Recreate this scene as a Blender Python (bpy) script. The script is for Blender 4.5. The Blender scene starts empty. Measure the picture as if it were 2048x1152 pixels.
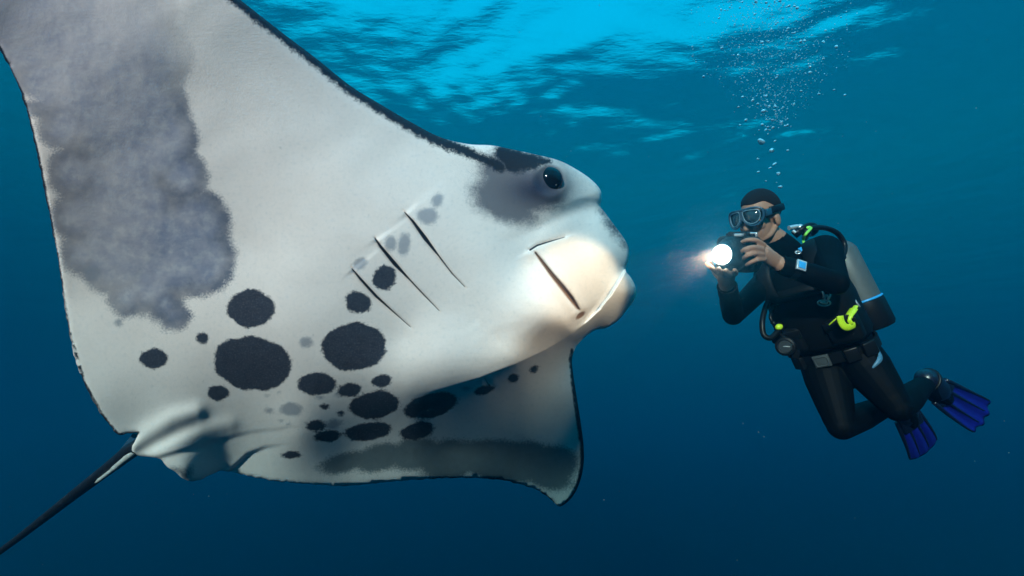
import bpy, bmesh, math, random
import numpy as np
from mathutils import Vector, Matrix
from mathutils.geometry import delaunay_2d_cdt

random.seed(7)
RNG = np.random.default_rng(7)
scene = bpy.context.scene
COL = scene.collection

# ------------------------------------------------------------------ camera
PITCH = math.radians(19.0)
cam_data = bpy.data.cameras.new("camera")
cam_data.sensor_width = 36.0
cam_data.lens = 18.0
cam_data.clip_start = 0.05
cam_data.clip_end = 1000.0
camera = bpy.data.objects.new("camera", cam_data)
camera.rotation_euler = (math.radians(90.0) + PITCH, 0.0, 0.0)
COL.objects.link(camera)
scene.camera = camera

# axes of the camera, used to work out where things stand
AX = np.array([1.0, 0.0, 0.0])
AY = np.array([0.0, -math.sin(PITCH), math.cos(PITCH)])
AZ = np.array([0.0, -math.cos(PITCH), -math.sin(PITCH)])


def V(x, y, z):
    """right, up, towards the photographer -> world vector"""
    return AX * x + AY * y + AZ * z


def P(px, py, d):
    """point seen at a place of the photograph (2048 x 1152), d metres away"""
    px = np.asarray(px, float); py = np.asarray(py, float); d = np.asarray(d, float)
    x = (px - 1024.0) / 1024.0 * d
    y = (576.0 - py) / 1024.0 * d
    return x[..., None] * AX + y[..., None] * AY - d[..., None] * AZ


# ------------------------------------------------------------------ light
SUN_DIR = V(-0.30, 0.51, 0.805)          # towards the sun
SUN_DIR = SUN_DIR / np.linalg.norm(SUN_DIR)
sun_data = bpy.data.lights.new("sun", "SUN")
sun_data.energy = 5.0
sun_data.angle = math.radians(3.0)
sun_data.color = (1.0, 0.555, 0.52)
sun = bpy.data.objects.new("sun", sun_data)
sun.rotation_euler = Vector(-SUN_DIR).to_track_quat("-Z", "Y").to_euler()
COL.objects.link(sun)

world = bpy.data.worlds.new("World")
scene.world = world
world.use_nodes = True
wn = world.node_tree
wn.nodes.clear()
w_out = wn.nodes.new("ShaderNodeOutputWorld")
w_bg = wn.nodes.new("ShaderNodeBackground")
w_tc = wn.nodes.new("ShaderNodeTexCoord")
w_sep = wn.nodes.new("ShaderNodeSeparateXYZ")
w_map = wn.nodes.new("ShaderNodeMapRange")
w_ramp = wn.nodes.new("ShaderNodeValToRGB")
wn.links.new(w_tc.outputs["Generated"], w_sep.inputs[0])
w_tilt = wn.nodes.new("ShaderNodeMath"); w_tilt.operation = "MULTIPLY_ADD"
w_tilt.inputs[1].default_value = 0.09
wn.links.new(w_sep.outputs["X"], w_tilt.inputs[0])
wn.links.new(w_sep.outputs["Z"], w_tilt.inputs[2])
wn.links.new(w_tilt.outputs[0], w_map.inputs["Value"])
w_map.inputs["From Min"].default_value = -1.0
w_map.inputs["From Max"].default_value = 1.0
wn.links.new(w_map.outputs[0], w_ramp.inputs[0])
wn.links.new(w_ramp.outputs[0], w_bg.inputs["Color"])
wn.links.new(w_bg.outputs[0], w_out.inputs[0])
WORLD_STOPS = [
    (-1.00, (0.0003, 0.003, 0.009)),
    (-0.30, (0.0004, 0.0034, 0.0080)),
    (-0.12, (0.0005, 0.0052, 0.0084)),
    (0.05, (0.0008, 0.058, 0.088)),
    (0.25, (0.0012, 0.195, 0.315)),
    (0.50, (0.0016, 0.44, 0.65)),
    (0.75, (0.0020, 0.40, 0.67)),
    (1.00, (0.0030, 0.66, 1.05)),
]
ramp = w_ramp.color_ramp
while len(ramp.elements) < len(WORLD_STOPS):
    ramp.elements.new(0.5)
for e, (z, c) in zip(ramp.elements, WORLD_STOPS):
    e.position = (z + 1) / 2
    e.color = (*c, 1)
w_bg.inputs["Strength"].default_value = 0.95
world.cycles.sampling_method = "MANUAL"
world.cycles.sample_map_resolution = 256

scene.view_settings.view_transform = "Standard"
scene.view_settings.look = "None"
scene.view_settings.exposure = 0.52
scene.view_settings.gamma = 1.0
scene.view_settings.use_curve_mapping = False
scene.render.engine = "CYCLES"
scene.cycles.use_denoising = True
scene.cycles.max_bounces = 6
scene.cycles.diffuse_bounces = 2
scene.cycles.glossy_bounces = 3
scene.cycles.transmission_bounces = 4
scene.cycles.transparent_max_bounces = 8
scene.cycles.volume_bounces = 1
scene.cycles.caustics_reflective = False
scene.cycles.caustics_refractive = False
scene.cycles.sample_clamp_indirect = 4.0

HAZE_DENSITY = 0.135
HAZE_COLOR = (0.004, 0.094, 0.182)
HAZE_ABSORB = (0.0, 0.88, 0.965)
HAZE_ANISO = 0.84
SURFACE_Z = 7.0
WAVE = 0.50


# ------------------------------------------------------------------ helpers
def link(o, parent=None):
    COL.objects.link(o)
    if parent is not None:
        o.parent = parent
    return o


def origin_of(o):
    p = np.zeros(3)
    while o is not None:
        p = p + np.array(o.location)
        o = o.parent
    return p


def thing(name, label, cat, loc, group=None):
    o = bpy.data.objects.new(name, None)
    o.empty_display_size = 0.1
    o.location = tuple(loc)
    tag(o, label, cat, group)
    return link(o)


def tag(o, label=None, cat=None, group=None, kind=None):
    if label: o["label"] = label
    if cat: o["category"] = cat
    if group: o["group"] = group
    if kind: o["kind"] = kind
    return o


class Geo:
    """collects shapes for ONE mesh object"""
    def __init__(self):
        self.v = []; self.f = []

    def add(self, verts, faces):
        o = len(self.v)
        self.v.extend([tuple(map(float, p)) for p in verts])
        self.f.extend([tuple(i + o for i in fc) for fc in faces])
        return self

    def build(self, name, mat, parent=None, loc=None, smooth=True, mats=None):
        base = origin_of(parent) if parent is not None else (np.array(loc) if loc is not None else np.zeros(3))
        me = bpy.data.meshes.new(name)
        vv = np.array(self.v, float) - base
        me.from_pydata([tuple(p) for p in vv], [], self.f)
        bm = bmesh.new(); bm.from_mesh(me)
        bmesh.ops.recalc_face_normals(bm, faces=bm.faces)
        bm.to_mesh(me); bm.free()
        me.materials.append(mat)
        if smooth:
            me.polygons.foreach_set("use_smooth", [True] * len(me.polygons))
            if smooth == "auto":
                try:
                    me.set_sharp_from_angle(angle=math.radians(40))
                except Exception:
                    pass
        o = bpy.data.objects.new(name, me)
        if parent is None and loc is not None:
            o.location = tuple(loc)
        link(o, parent)
        return o


def unit(a):
    a = np.asarray(a, float)
    return a / max(np.linalg.norm(a), 1e-9)


def catmull(pts, n=8, closed=False):
    pts = np.asarray(pts, float)
    m = len(pts)
    out = []
    rng = range(m if closed else m - 1)
    for i in rng:
        if closed:
            p0, p1, p2, p3 = pts[(i - 1) % m], pts[i], pts[(i + 1) % m], pts[(i + 2) % m]
        else:
            p1, p2 = pts[i], pts[i + 1]
            p0 = pts[i - 1] if i > 0 else 2 * p1 - p2
            p3 = pts[i + 2] if i + 2 < m else 2 * p2 - p1
        for k in range(n):
            t = k / n
            out.append(0.5 * ((2 * p1) + (-p0 + p2) * t + (2 * p0 - 5 * p1 + 4 * p2 - p3) * t * t
                              + (-p0 + 3 * p1 - 3 * p2 + p3) * t ** 3))
    if not closed:
        out.append(pts[-1])
    return np.array(out)


def tube(geo, pts, rad, seg=12, flat=None, up=None, cap=True):
    """tube along pts; rad one number or a list; flat = (a, b) ellipse factors about `up`"""
    pts = np.asarray(pts, float)
    n = len(pts)
    rad = np.full(n, rad) if np.isscalar(rad) else np.asarray(rad, float)
    T = np.gradient(pts, axis=0)
    T = T / np.maximum(np.linalg.norm(T, axis=1)[:, None], 1e-9)
    u = unit(np.cross(T[0], [0.3, 0.5, 0.8])) if up is None else unit(np.asarray(up, float))
    verts = []
    fa, fb = flat if flat else (1, 1)
    for i in range(n):
        u = unit(u - T[i] * np.dot(u, T[i]))
        w = np.cross(T[i], u)
        for k in range(seg):
            a = 2 * math.pi * k / seg
            verts.append(pts[i] + rad[i] * (fa * math.cos(a) * u + fb * math.sin(a) * w))
    faces = []
    for i in range(n - 1):
        for k in range(seg):
            k2 = (k + 1) % seg
            faces.append((i * seg + k, i * seg + k2, (i + 1) * seg + k2, (i + 1) * seg + k))
    if cap:
        a = len(verts); verts.append(pts[0]); verts.append(pts[-1])
        for k in range(seg):
            k2 = (k + 1) % seg
            faces.append((a, k2, k))
            faces.append((a + 1, (n - 1) * seg + k, (n - 1) * seg + k2))
    geo.add(verts, faces)
    return geo


def ellipsoid(geo, c, ax, seg=20, rings=12):
    """ax: three axis vectors, each as long as the half size"""
    c = np.asarray(c, float); ax = [np.asarray(a, float) for a in ax]
    verts = [c + ax[2]]
    for r in range(1, rings):
        th = math.pi * r / rings
        for k in range(seg):
            a = 2 * math.pi * k / seg
            verts.append(c + ax[0] * math.sin(th) * math.cos(a) + ax[1] * math.sin(th) * math.sin(a) + ax[2] * math.cos(th))
    verts.append(c - ax[2])
    faces = []
    for k in range(seg):
        faces.append((0, 1 + k, 1 + (k + 1) % seg))
    for r in range(rings - 2):
        for k in range(seg):
            k2 = (k + 1) % seg
            faces.append((1 + r * seg + k, 1 + (r + 1) * seg + k, 1 + (r + 1) * seg + k2, 1 + r * seg + k2))
    last = len(verts) - 1
    o = 1 + (rings - 2) * seg
    for k in range(seg):
        faces.append((last, o + (k + 1) % seg, o + k))
    geo.add(verts, faces)
    return geo


def ball(geo, c, r, seg=16, rings=10):
    return ellipsoid(geo, c, [np.array([r, 0, 0]), np.array([0, r, 0]), np.array([0, 0, r])], seg, rings)


def limb(geo, pts, rad, seg=20, flat=None, up=None):
    """tube with round ends"""
    pts = catmull(pts, 6)
    m = len(rad)
    rr = np.interp(np.linspace(0, m - 1, len(pts)), np.arange(m), rad)
    tube(geo, pts, rr, seg, flat, up)
    ball(geo, pts[0], rr[0] * (min(flat) if flat else 1)); ball(geo, pts[-1], rr[-1] * (min(flat) if flat else 1))


def loft(geo, rings, seg=32):
    """rings: (centre, axis_a, axis_b) ellipses, slightly squared"""
    verts = []
    for c, a, b in rings:
        for k in range(seg):
            t = 2 * math.pi * k / seg
            ca, sa = math.cos(t), math.sin(t)
            ca = math.copysign(abs(ca) ** 0.85, ca); sa = math.copysign(abs(sa) ** 0.85, sa)
            verts.append(np.asarray(c) + np.asarray(a) * ca + np.asarray(b) * sa)
    n = len(rings)
    faces = []
    for i in range(n - 1):
        for k in range(seg):
            k2 = (k + 1) % seg
            faces.append((i * seg + k, i * seg + k2, (i + 1) * seg + k2, (i + 1) * seg + k))
    o = len(verts)
    verts.append(np.asarray(rings[0][0])); verts.append(np.asarray(rings[-1][0]))
    for k in range(seg):
        k2 = (k + 1) % seg
        faces.append((o, k2, k)); faces.append((o + 1, (n - 1) * seg + k, (n - 1) * seg + k2))
    geo.add(verts, faces)
    return geo


def rbox(geo, c, ax, bevel=0.2):
    """box with bevelled edges; ax three half-axis vectors, bevel as a share of the smallest"""
    c = np.asarray(c, float); ax = [np.asarray(a, float) for a in ax]
    L = [np.linalg.norm(a) for a in ax]
    b = bevel * min(L)
    bm = bmesh.new()
    bmesh.ops.create_cube(bm, size=2.0)
    for v in bm.verts:
        v.co = Vector((v.co.x * L[0], v.co.y * L[1], v.co.z * L[2]))
    bmesh.ops.bevel(bm, geom=list(bm.edges), offset=b, segments=3, affect="EDGES", profile=0.5)
    bm.verts.ensure_lookup_table()
    verts = [c + sum(ax[i] / L[i] * v.co[i] for i in range(3)) for v in bm.verts]
    faces = [tuple(v.index for v in f.verts) for f in bm.faces]
    bm.free()
    geo.add(verts, faces)
    return geo


def ring(geo, c, a, b, r, n=40, seg=8, power=1.0):
    """closed torus-like rim along the ellipse a, b (power < 1 squares it)"""
    c = np.asarray(c, float); a = np.asarray(a, float); b = np.asarray(b, float)
    nrm = unit(np.cross(a, b))
    path = []
    for k in range(n):
        t = 2 * math.pi * k / n
        ca, sa = math.cos(t), math.sin(t)
        path.append(c + a * math.copysign(abs(ca) ** power, ca) + b * math.copysign(abs(sa) ** power, sa))
    path = np.array(path)
    verts = []
    for i in range(n):
        T = unit(path[(i + 1) % n] - path[i - 1])
        w = np.cross(T, nrm)
        for k in range(seg):
            t = 2 * math.pi * k / seg
            verts.append(path[i] + r * (math.cos(t) * nrm + math.sin(t) * w))
    faces = []
    for i in range(n):
        for k in range(seg):
            i2, k2 = (i + 1) % n, (k + 1) % seg
            faces.append((i * seg + k, i * seg + k2, i2 * seg + k2, i2 * seg + k))
    geo.add(verts, faces)
    return geo


# ------------------------------------------------------------------ materials
class NT:
    def __init__(self, name):
        self.m = bpy.data.materials.new(name)
        self.m.use_nodes = True
        self.t = self.m.node_tree
        self.b = self.t.nodes.get("Principled BSDF")
        self.out = [n for n in self.t.nodes if n.type == "OUTPUT_MATERIAL"][0]

    def n(self, kind, **kw):
        nd = self.t.nodes.new(kind)
        for k, v in kw.items():
            if k.startswith("i_"):
                nd.inputs[k[2:].replace("_", " ")].default_value = v
            else:
                setattr(nd, k, v)
        return nd

    def l(self, a, b):
        self.t.links.new(a, b)

    def math(self, op, a, b=None, c=None, clamp=False):
        nd = self.n("ShaderNodeMath", operation=op, use_clamp=clamp)
        for i, x in enumerate((a, b, c)):
            if x is None: continue
            if isinstance(x, (int, float)): nd.inputs[i].default_value = x
            else: self.l(x, nd.inputs[i])
        return nd.outputs[0]

    def attr(self, name):
        return self.n("ShaderNodeAttribute", attribute_name=name).outputs["Fac"]

    def mix(self, f, a, b):
        nd = self.n("ShaderNodeMix", data_type="RGBA")
        for s, x in ((nd.inputs[0], f), (nd.inputs[6], a), (nd.inputs[7], b)):
            if isinstance(x, (int, float)): s.default_value = x
            elif isinstance(x, tuple): s.default_value = (*x, 1)
            else: self.l(x, s)
        return nd.outputs[2]

    def noise(self, scale, detail=3, rough=0.5, vec=None):
        nd = self.n("ShaderNodeTexNoise")
        nd.inputs["Scale"].default_value = scale
        nd.inputs["Detail"].default_value = detail
        nd.inputs["Roughness"].default_value = rough
        if vec is not None: self.l(vec, nd.inputs["Vector"])
        return nd.outputs["Fac"]

    def coords(self):
        return self.n("ShaderNodeTexCoord").outputs["Object"]

    def step(self, x, lo, hi):
        nd = self.n("ShaderNodeMapRange", interpolation_type="SMOOTHSTEP")
        self.l(x, nd.inputs["Value"])
        nd.inputs["From Min"].default_value = lo
        nd.inputs["From Max"].default_value = hi
        return nd.outputs[0]

    def bump(self, h, strength, dist):
        nd = self.n("ShaderNodeBump")
        nd.inputs["Strength"].default_value = strength
        nd.inputs["Distance"].default_value = dist
        self.l(h, nd.inputs["Height"])
        self.l(nd.outputs[0], self.b.inputs["Normal"])


def simple(name, col, rough=0.5, metal=0.0, var=0.25, scale=40, bump=0.15, spec=0.5, bdist=0.002):
    m = NT(name)
    co = m.coords()
    nz = m.noise(scale, 4, 0.6, co)
    dark = tuple(c * (1 - var) for c in col)
    lite = tuple(min(1, c * (1 + var)) for c in col)
    m.l(m.mix(nz, dark, lite), m.b.inputs["Base Color"])
    m.b.inputs["Roughness"].default_value = rough
    m.b.inputs["Metallic"].default_value = metal
    m.b.inputs["Specular IOR Level"].default_value = spec
    if bump:
        m.bump(m.noise(scale * 3, 3, 0.6, co), bump, bdist)
    return m.m


M_SUIT = simple("neoprene", (0.0009, 0.0020, 0.0034), 0.6, scale=60, spec=0.06)
M_VEST = simple("vest_nylon", (0.003, 0.0035, 0.005), 0.5, scale=120, bump=0.3, spec=0.12)
M_RUBBER = simple("black_rubber", (0.004, 0.0045, 0.006), 0.38, scale=80, spec=0.2)
M_HAIR = simple("short_black_hair", (0.005, 0.005, 0.006), 0.75, scale=300, bump=0.9, spec=0.2, bdist=0.004)
M_SKIN = simple("wet_skin", (0.30, 0.165, 0.11), 0.5, scale=55, var=0.2, bump=0.2, spec=0.3)
M_LIPS = simple("lips", (0.15, 0.065, 0.055), 0.45, scale=80)
M_TANK = simple("bare_aluminium", (0.085, 0.095, 0.098), 0.5, metal=0.3, scale=30, bump=0.12)
M_STEEL = simple("polished_steel", (0.62, 0.66, 0.68), 0.25, metal=0.6, var=0.05, bump=0)
M_YELLOW = simple("neon_yellow_plastic", (0.50, 0.70, 0.02), 0.4, scale=60, var=0.15)
M_GREEN = simple("neon_green_hose", (0.22, 0.66, 0.08), 0.45, scale=60, var=0.15)
M_BLUEPL = simple("bright_blue_plastic", (0.03, 0.30, 0.65), 0.25, scale=60, var=0.1)
M_FINBLUE = simple("blue_fin_blade", (0.006, 0.008, 0.19), 0.4, scale=25, var=0.3)
M_FINDARK = simple("dark_fin_rubber", (0.006, 0.007, 0.018), 0.3, scale=50)
M_MASKFRAME = simple("blue_grey_mask_frame", (0.012, 0.05, 0.09), 0.3, scale=60, var=0.15)
M_MASKTRIM = simple("pale_mask_trim", (0.13, 0.23, 0.30), 0.25, scale=60, var=0.1)
M_STRIPE = simple("pale_blue_print", (0.05, 0.15, 0.24), 0.5, scale=60, var=0.15)
M_GREYTAG = simple("grey_buckle", (0.05, 0.06, 0.065), 0.45, scale=60)
M_HOUSING = simple("camera_housing", (0.010, 0.009, 0.008), 0.45, scale=90, var=0.3, bump=0.3, spec=0.15)
M_DIAL = simple("gauge_face", (0.015, 0.02, 0.024), 0.3, scale=90)
M_EYE = simple("eye_black", (0.004, 0.003, 0.004), 0.05, bump=0, spec=0.3)
M_IRIS = simple("eye_iris", (0.03, 0.018, 0.02), 0.25, scale=40, bump=0, var=0.5)


def glass_mat():
    m = NT("dark_mask_glass")
    m.b.inputs["Base Color"].default_value = (0.02, 0.05, 0.07, 1)
    m.b.inputs["Roughness"].default_value = 0.08
    m.b.inputs["Alpha"].default_value = 0.93
    m.b.inputs["Specular IOR Level"].default_value = 0.6
    return m.m


M_GLASS = glass_mat()


def lamp_mat():
    m = NT("lit_lamp_glass")
    m.b.inputs["Base Color"].default_value = (0.9, 0.9, 0.9, 1)
    m.b.inputs["Emission Color"].default_value = (1.0, 0.93, 0.80, 1)
    m.b.inputs["Emission Strength"].default_value = 60.0
    return m.m


def bubble_mat():
    m = NT("air_bubble")
    m.b.inputs["Base Color"].default_value = (0.50, 0.84, 0.95, 1)
    m.b.inputs["Roughness"].default_value = 0.12
    m.b.inputs["IOR"].default_value = 0.752
    m.b.inputs["Transmission Weight"].default_value = 0.68
    return m.m


M_BUBBLE = bubble_mat()
M_SPECK = simple("drifting_and_halo_specks", (0.8, 0.8, 0.78), 0.6, bump=0)


# ------------------------------------------------------------------ water and haze
def build_water():
    def spaced(near, far, step):
        out = [0.0]
        while out[-1] < far:
            out.append(out[-1] + (step if out[-1] < near else min(step + (out[-1] - near) * 0.05, 8.0)))
        return np.array(out)
    half = spaced(14.0, 240.0, 0.10)
    xs = np.r_[-half[::-1], half[1:]]
    ys = 3.0 + spaced(18.0, 320.0, 0.10)
    X, Y = np.meshgrid(xs, ys)
    Z = np.zeros_like(X)
    r = np.random.default_rng(3)
    wx = X + 0.9 * np.sin(0.37 * Y + 0.9 * np.sin(0.21 * X)) + 0.35 * np.sin(0.93 * Y + 1.1)
    wy = Y + 0.9 * np.sin(0.33 * X + 0.8 * np.sin(0.27 * Y)) + 0.35 * np.sin(1.07 * X + 0.4)
    for k in range(44):
        lam = 0.30 * 1.062 ** k
        th = r.normal(1.30, 0.45)
        amp = 0.0088 * lam * r.uniform(0.4, 1.4) * (1.25 if lam < 1.4 else 0.8)
        s = np.sin(2 * np.pi / lam * (wx * math.cos(th) + wy * math.sin(th)) + r.uniform(0, 6.28))
        Z += amp * s * (0.65 + 0.35 * np.sin(0.41 * X + 0.23 * Y + k))
    Z *= WAVE
    nx, ny = len(xs), len(ys)
    verts = np.stack([X, Y, Z + SURFACE_Z], -1).reshape(-1, 3)
    idx = np.arange(nx * ny).reshape(ny, nx)
    # wound so that the face normals look up, out of the water
    quads = np.stack([idx[:-1, :-1], idx[:-1, 1:], idx[1:, 1:], idx[1:, :-1]], -1).reshape(-1, 4)
    me = bpy.data.meshes.new("water")
    me.from_pydata(verts.tolist(), [], quads.tolist())
    me.polygons.foreach_set("use_smooth", [True] * len(me.polygons))
    m = NT("water_surface")
    t = m.t
    t.nodes.remove(m.b)
    tr = m.n("ShaderNodeBsdfTransparent"); tr.inputs[0].default_value = (0.92, 0.98, 1, 1)
    gl = m.n("ShaderNodeBsdfGlossy"); gl.inputs["Roughness"].default_value = 0.02
    fr = m.n("ShaderNodeFresnel"); fr.inputs["IOR"].default_value = 1.33
    bp = m.n("ShaderNodeBump"); bp.inputs["Strength"].default_value = 0.27; bp.inputs["Distance"].default_value = 0.035
    mpw = m.n("ShaderNodeMapping"); m.l(m.coords(), mpw.inputs[0])
    mpw.inputs["Rotation"].default_value = (0, 0, math.radians(-16)); mpw.inputs["Scale"].default_value = (1.5, 4.2, 1.0)
    nz = m.noise(1.7, 5, 0.6, mpw.outputs[0])
    m.l(nz, bp.inputs["Height"])
    m.l(bp.outputs[0], fr.inputs["Normal"]); m.l(bp.outputs[0], gl.inputs["Normal"])
    mx = m.n("ShaderNodeMixShader")
    m.l(m.math("MULTIPLY", fr.outputs[0], 0.80), mx.inputs[0]); m.l(tr.outputs[0], mx.inputs[1]); m.l(gl.outputs[0], mx.inputs[2])
    m.l(mx.outputs[0], m.out.inputs["Surface"])
    me.materials.append(m.m)
    o = bpy.data.objects.new("water", me)
    tag(o, kind="structure")
    link(o)


build_water()


def build_haze():
    g = Geo()
    x0, x1, y0, y1, z0, z1 = -255, 255, -1.6, 335, -20, SURFACE_Z + 0.6
    v = [(x, y, z) for z in (z0, z1) for y in (y0, y1) for x in (x0, x1)]
    f = [(0, 2, 3, 1), (4, 5, 7, 6), (0, 1, 5, 4), (2, 6, 7, 3), (0, 4, 6, 2), (1, 3, 7, 5)]
    g.add(v, f)
    m = NT("sea_haze")
    m.t.nodes.remove(m.b)
    pv = m.n("ShaderNodeVolumePrincipled")
    pv.inputs["Color"].default_value = (*HAZE_COLOR, 1)
    pv.inputs["Absorption Color"].default_value = (*HAZE_ABSORB, 1)
    pv.inputs["Density"].default_value = HAZE_DENSITY
    pv.inputs["Anisotropy"].default_value = HAZE_ANISO
    m.l(pv.outputs[0], m.out.inputs["Volume"])
    o = g.build("haze", m.m, smooth=False)
    tag(o, kind="stuff")


build_haze()


# ------------------------------------------------------------------ manta ray
def tps_fit(pts, val, lam=1e-4):
    p = pts / 1000.0
    n = len(p)
    r2 = ((p[:, None] - p[None]) ** 2).sum(-1)
    K = np.where(r2 > 0, 0.5 * r2 * np.log(np.maximum(r2, 1e-12)), 0) + lam * np.eye(n)
    Q = np.c_[np.ones(n), p]
    A = np.block([[K, Q], [Q.T, np.zeros((3, 3))]])
    w = np.linalg.solve(A, np.r_[val, 0, 0, 0])
    return p, w


def tps_eval(model, q):
    p, w = model
    q = np.asarray(q, float) / 1000.0
    out = w[-3] + q @ w[-2:]
    r2 = ((q[:, None] - p[None]) ** 2).sum(-1)
    out += (np.where(r2 > 0, 0.5 * r2 * np.log(np.maximum(r2, 1e-12)), 0) * w[:-3]).sum(-1)
    return out


def pl_dist(q, line, widths=None):
    """distance to a polyline, side (+ on the right hand when walking it with y down), share of the way, width there"""
    q = np.asarray(q, float); line = np.asarray(line, float)
    seg = np.linalg.norm(np.diff(line, axis=0), axis=1)
    cum = np.r_[0, np.cumsum(seg)]
    best = np.full(len(q), 1e9); side = np.zeros(len(q)); par = np.zeros(len(q)); wid = np.zeros(len(q))
    for i in range(len(seg)):
        a, b = line[i], line[i + 1]
        d = b - a
        t = np.clip(((q - a) @ d) / (d @ d), 0, 1)
        c = a + t[:, None] * d
        dist = np.linalg.norm(q - c, axis=1)
        if widths is not None:
            w = widths[i] + (widths[i + 1] - widths[i]) * t
            key = dist - w
            m = key < best
            best[m] = key[m]; wid[m] = w[m]
        else:
            m = dist < best
            best[m] = dist[m]
        cr = d[0] * (q[:, 1] - a[1]) - d[1] * (q[:, 0] - a[0])
        side[m] = np.sign(cr[m])
        par[m] = ((cum[i] + t * seg[i]) / cum[-1])[m]
    return best, side, par


def sstep(x, a, b):
    t = np.clip((x - a) / (b - a), 0, 1)
    return t * t * (3 - 2 * t)


def gauss(q, c, rx, ry=None, ang=0.0):
    ry = rx if ry is None else ry
    d = q - np.array(c, float)
    ca, sa = math.cos(math.radians(ang)), math.sin(math.radians(ang))
    u = d[:, 0] * ca + d[:, 1] * sa
    v = -d[:, 0] * sa + d[:, 1] * ca
    return np.exp(-(u / rx) ** 2 - (v / ry) ** 2)


# outline as seen, clockwise from where the front edge of the near wing leaves the picture
OUTLINE = [
    (470, -8), (560, 62), (630, 115), (700, 171), (760, 208), (820, 243), (880, 274), (935, 288), (985, 291), (1030, 300),
    (1080, 311), (1118, 321), (1150, 337), (1180, 357), (1199, 377), (1204, 395), (1201, 412), (1212, 428), (1232, 455),
    (1250, 480), (1258, 500), (1257, 520), (1251, 540), (1263, 557), (1272, 578), (1269, 598), (1255, 618), (1236, 641),
    (1212, 656), (1190, 660), (1168, 676), (1152, 694), (1144, 718), (1146, 745), (1152, 785), (1160, 835), (1167, 890),
    (1167, 930), (1159, 966), (1143, 996), (1120, 1013), (1106, 1003), (1085, 986), (1045, 970), (1000, 960), (940, 956),
    (870, 957), (800, 962), (740, 968), (680, 972), (610, 968), (550, 962), (500, 953), (452, 942), (430, 946), (405, 957),
    (384, 963), (366, 957), (350, 944), (332, 932), (320, 918), (300, 914), (280, 912), (266, 906), (264, 893), (272, 878),
    (276, 866), (262, 866), (236, 869), (222, 855), (205, 832), (188, 806), (168, 765), (150, 720), (138, 660), (128, 605),
    (120, 545), (112, 495), (101, 440), (88, 380), (76, 315), (62, 255), (45, 195), (22, 140), (0, 100),
    (-45, 30), (-110, -60), (-190, -170), (-270, -275), (-335, -370), (-362, -430), (-330, -462), (-240, -452),
    (-120, -400), (20, -318), (170, -222), (320, -118),
]
DEPTH = np.array([
    (-350, -440, 1.25), (-150, -380, 1.32), (0, -300, 1.42), (-180, -150, 1.38), (-60, 20, 1.45), (200, -190, 1.5),
    (30, 130, 1.53), (200, 50, 1.55), (450, -20, 1.67), (110, 350, 1.66), (300, 250, 1.67), (560, 62, 1.78), (700, 171, 1.95),
    (500, 300, 1.80), (135, 600, 1.92), (300, 500, 1.82), (500, 500, 1.87), (700, 350, 1.93), (860, 265, 2.12), (880, 400, 2.08),
    (1000, 330, 2.26), (1097, 360, 2.34), (1180, 390, 2.46), (980, 500, 2.15), (800, 550, 2.03), (600, 650, 1.96), (400, 700, 1.98),
    (200, 800, 2.12), (800, 680, 2.10), (950, 640, 2.145), (1070, 520, 2.27), (1160, 520, 2.36), (1240, 520, 2.52), (1000, 680, 2.185),
    (1150, 600, 2.335), (820, 780, 2.195), (890, 763, 2.185), (960, 742, 2.195), (1030, 716, 2.225), (1140, 660, 2.345), (700, 760, 2.12), (550, 790, 2.12), (400, 810, 2.16), (280, 880, 2.28),
    (600, 870, 2.29), (800, 838, 2.40), (900, 825, 2.50), (1000, 792, 2.58), (1100, 742, 2.78), (1150, 690, 2.92), (450, 940, 2.55),
    (700, 920, 2.60), (900, 890, 2.78), (800, 962, 2.80), (1050, 870, 3.00), (1148, 780, 3.06), (1165, 930, 3.66), (1120, 1012, 3.98),
    (950, 956, 3.12), (1270, 580, 2.66), (1200, 655, 2.74), (370, 940, 2.36),
])
GILLS = [
    [(809, 424), (826, 443), (850, 476), (880, 515), (905, 548), (930, 574)],
    [(750, 476), (762, 494), (790, 528), (820, 560), (850, 592), (879, 622)],
    [(704, 537), (722, 559), (752, 592), (785, 622), (822, 655)],
]
GILL_W = [
    [0.4, 2.2, 3.6, 0.9, 0.7, 0.2],
    [0.4, 2.4, 3.5, 0.9, 0.7, 0.2],
    [0.4, 2.0, 2.2, 0.8, 0.2],
]
MOUTH = [(1071, 506), (1084, 523), (1102, 547), (1125, 575), (1143, 598), (1157, 618)]
MOUTH_W = [0.6, 2.0, 3.2, 4.2, 4.2, 1.8]
CREASE = [(1060, 500), (1074, 491), (1096, 484), (1130, 474)]
LOBE_EDGE = [(1262, 525), (1251, 541), (1238, 563), (1222, 590), (1200, 618), (1172, 645), (1140, 670), (1090, 700), (1030, 728),
             (960, 755), (890, 775), (820, 792)]
EYE = (1098, 361)


def edge_side(q):
    """+1 below the crease, -1 above it"""
    e = np.array(LOBE_EDGE[::-1], float)
    return np.where(q[:, 1] > np.interp(q[:, 0], e[:, 0], e[:, 1]), 1.0, -1.0)


def fold_depth(q):
    """the belly breaks off along a line behind which the far wing drops away"""
    q = np.asarray(q, float)
    m, s, t = pl_dist(q, LOBE_EDGE)
    sd = np.maximum(m * edge_side(q), 0)
    t = np.clip((1262 - q[:, 0]) / 442.0, 0, 1)
    A = 0.31 * sstep(t, 0.08, 0.26) * (1 - sstep(t, 0.5, 1.0))
    return A * (1 - np.exp(-sd / 36.0))


TPS = tps_fit(DEPTH[:, :2], DEPTH[:, 2] - fold_depth(DEPTH[:, :2]), 5e-4)


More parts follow.
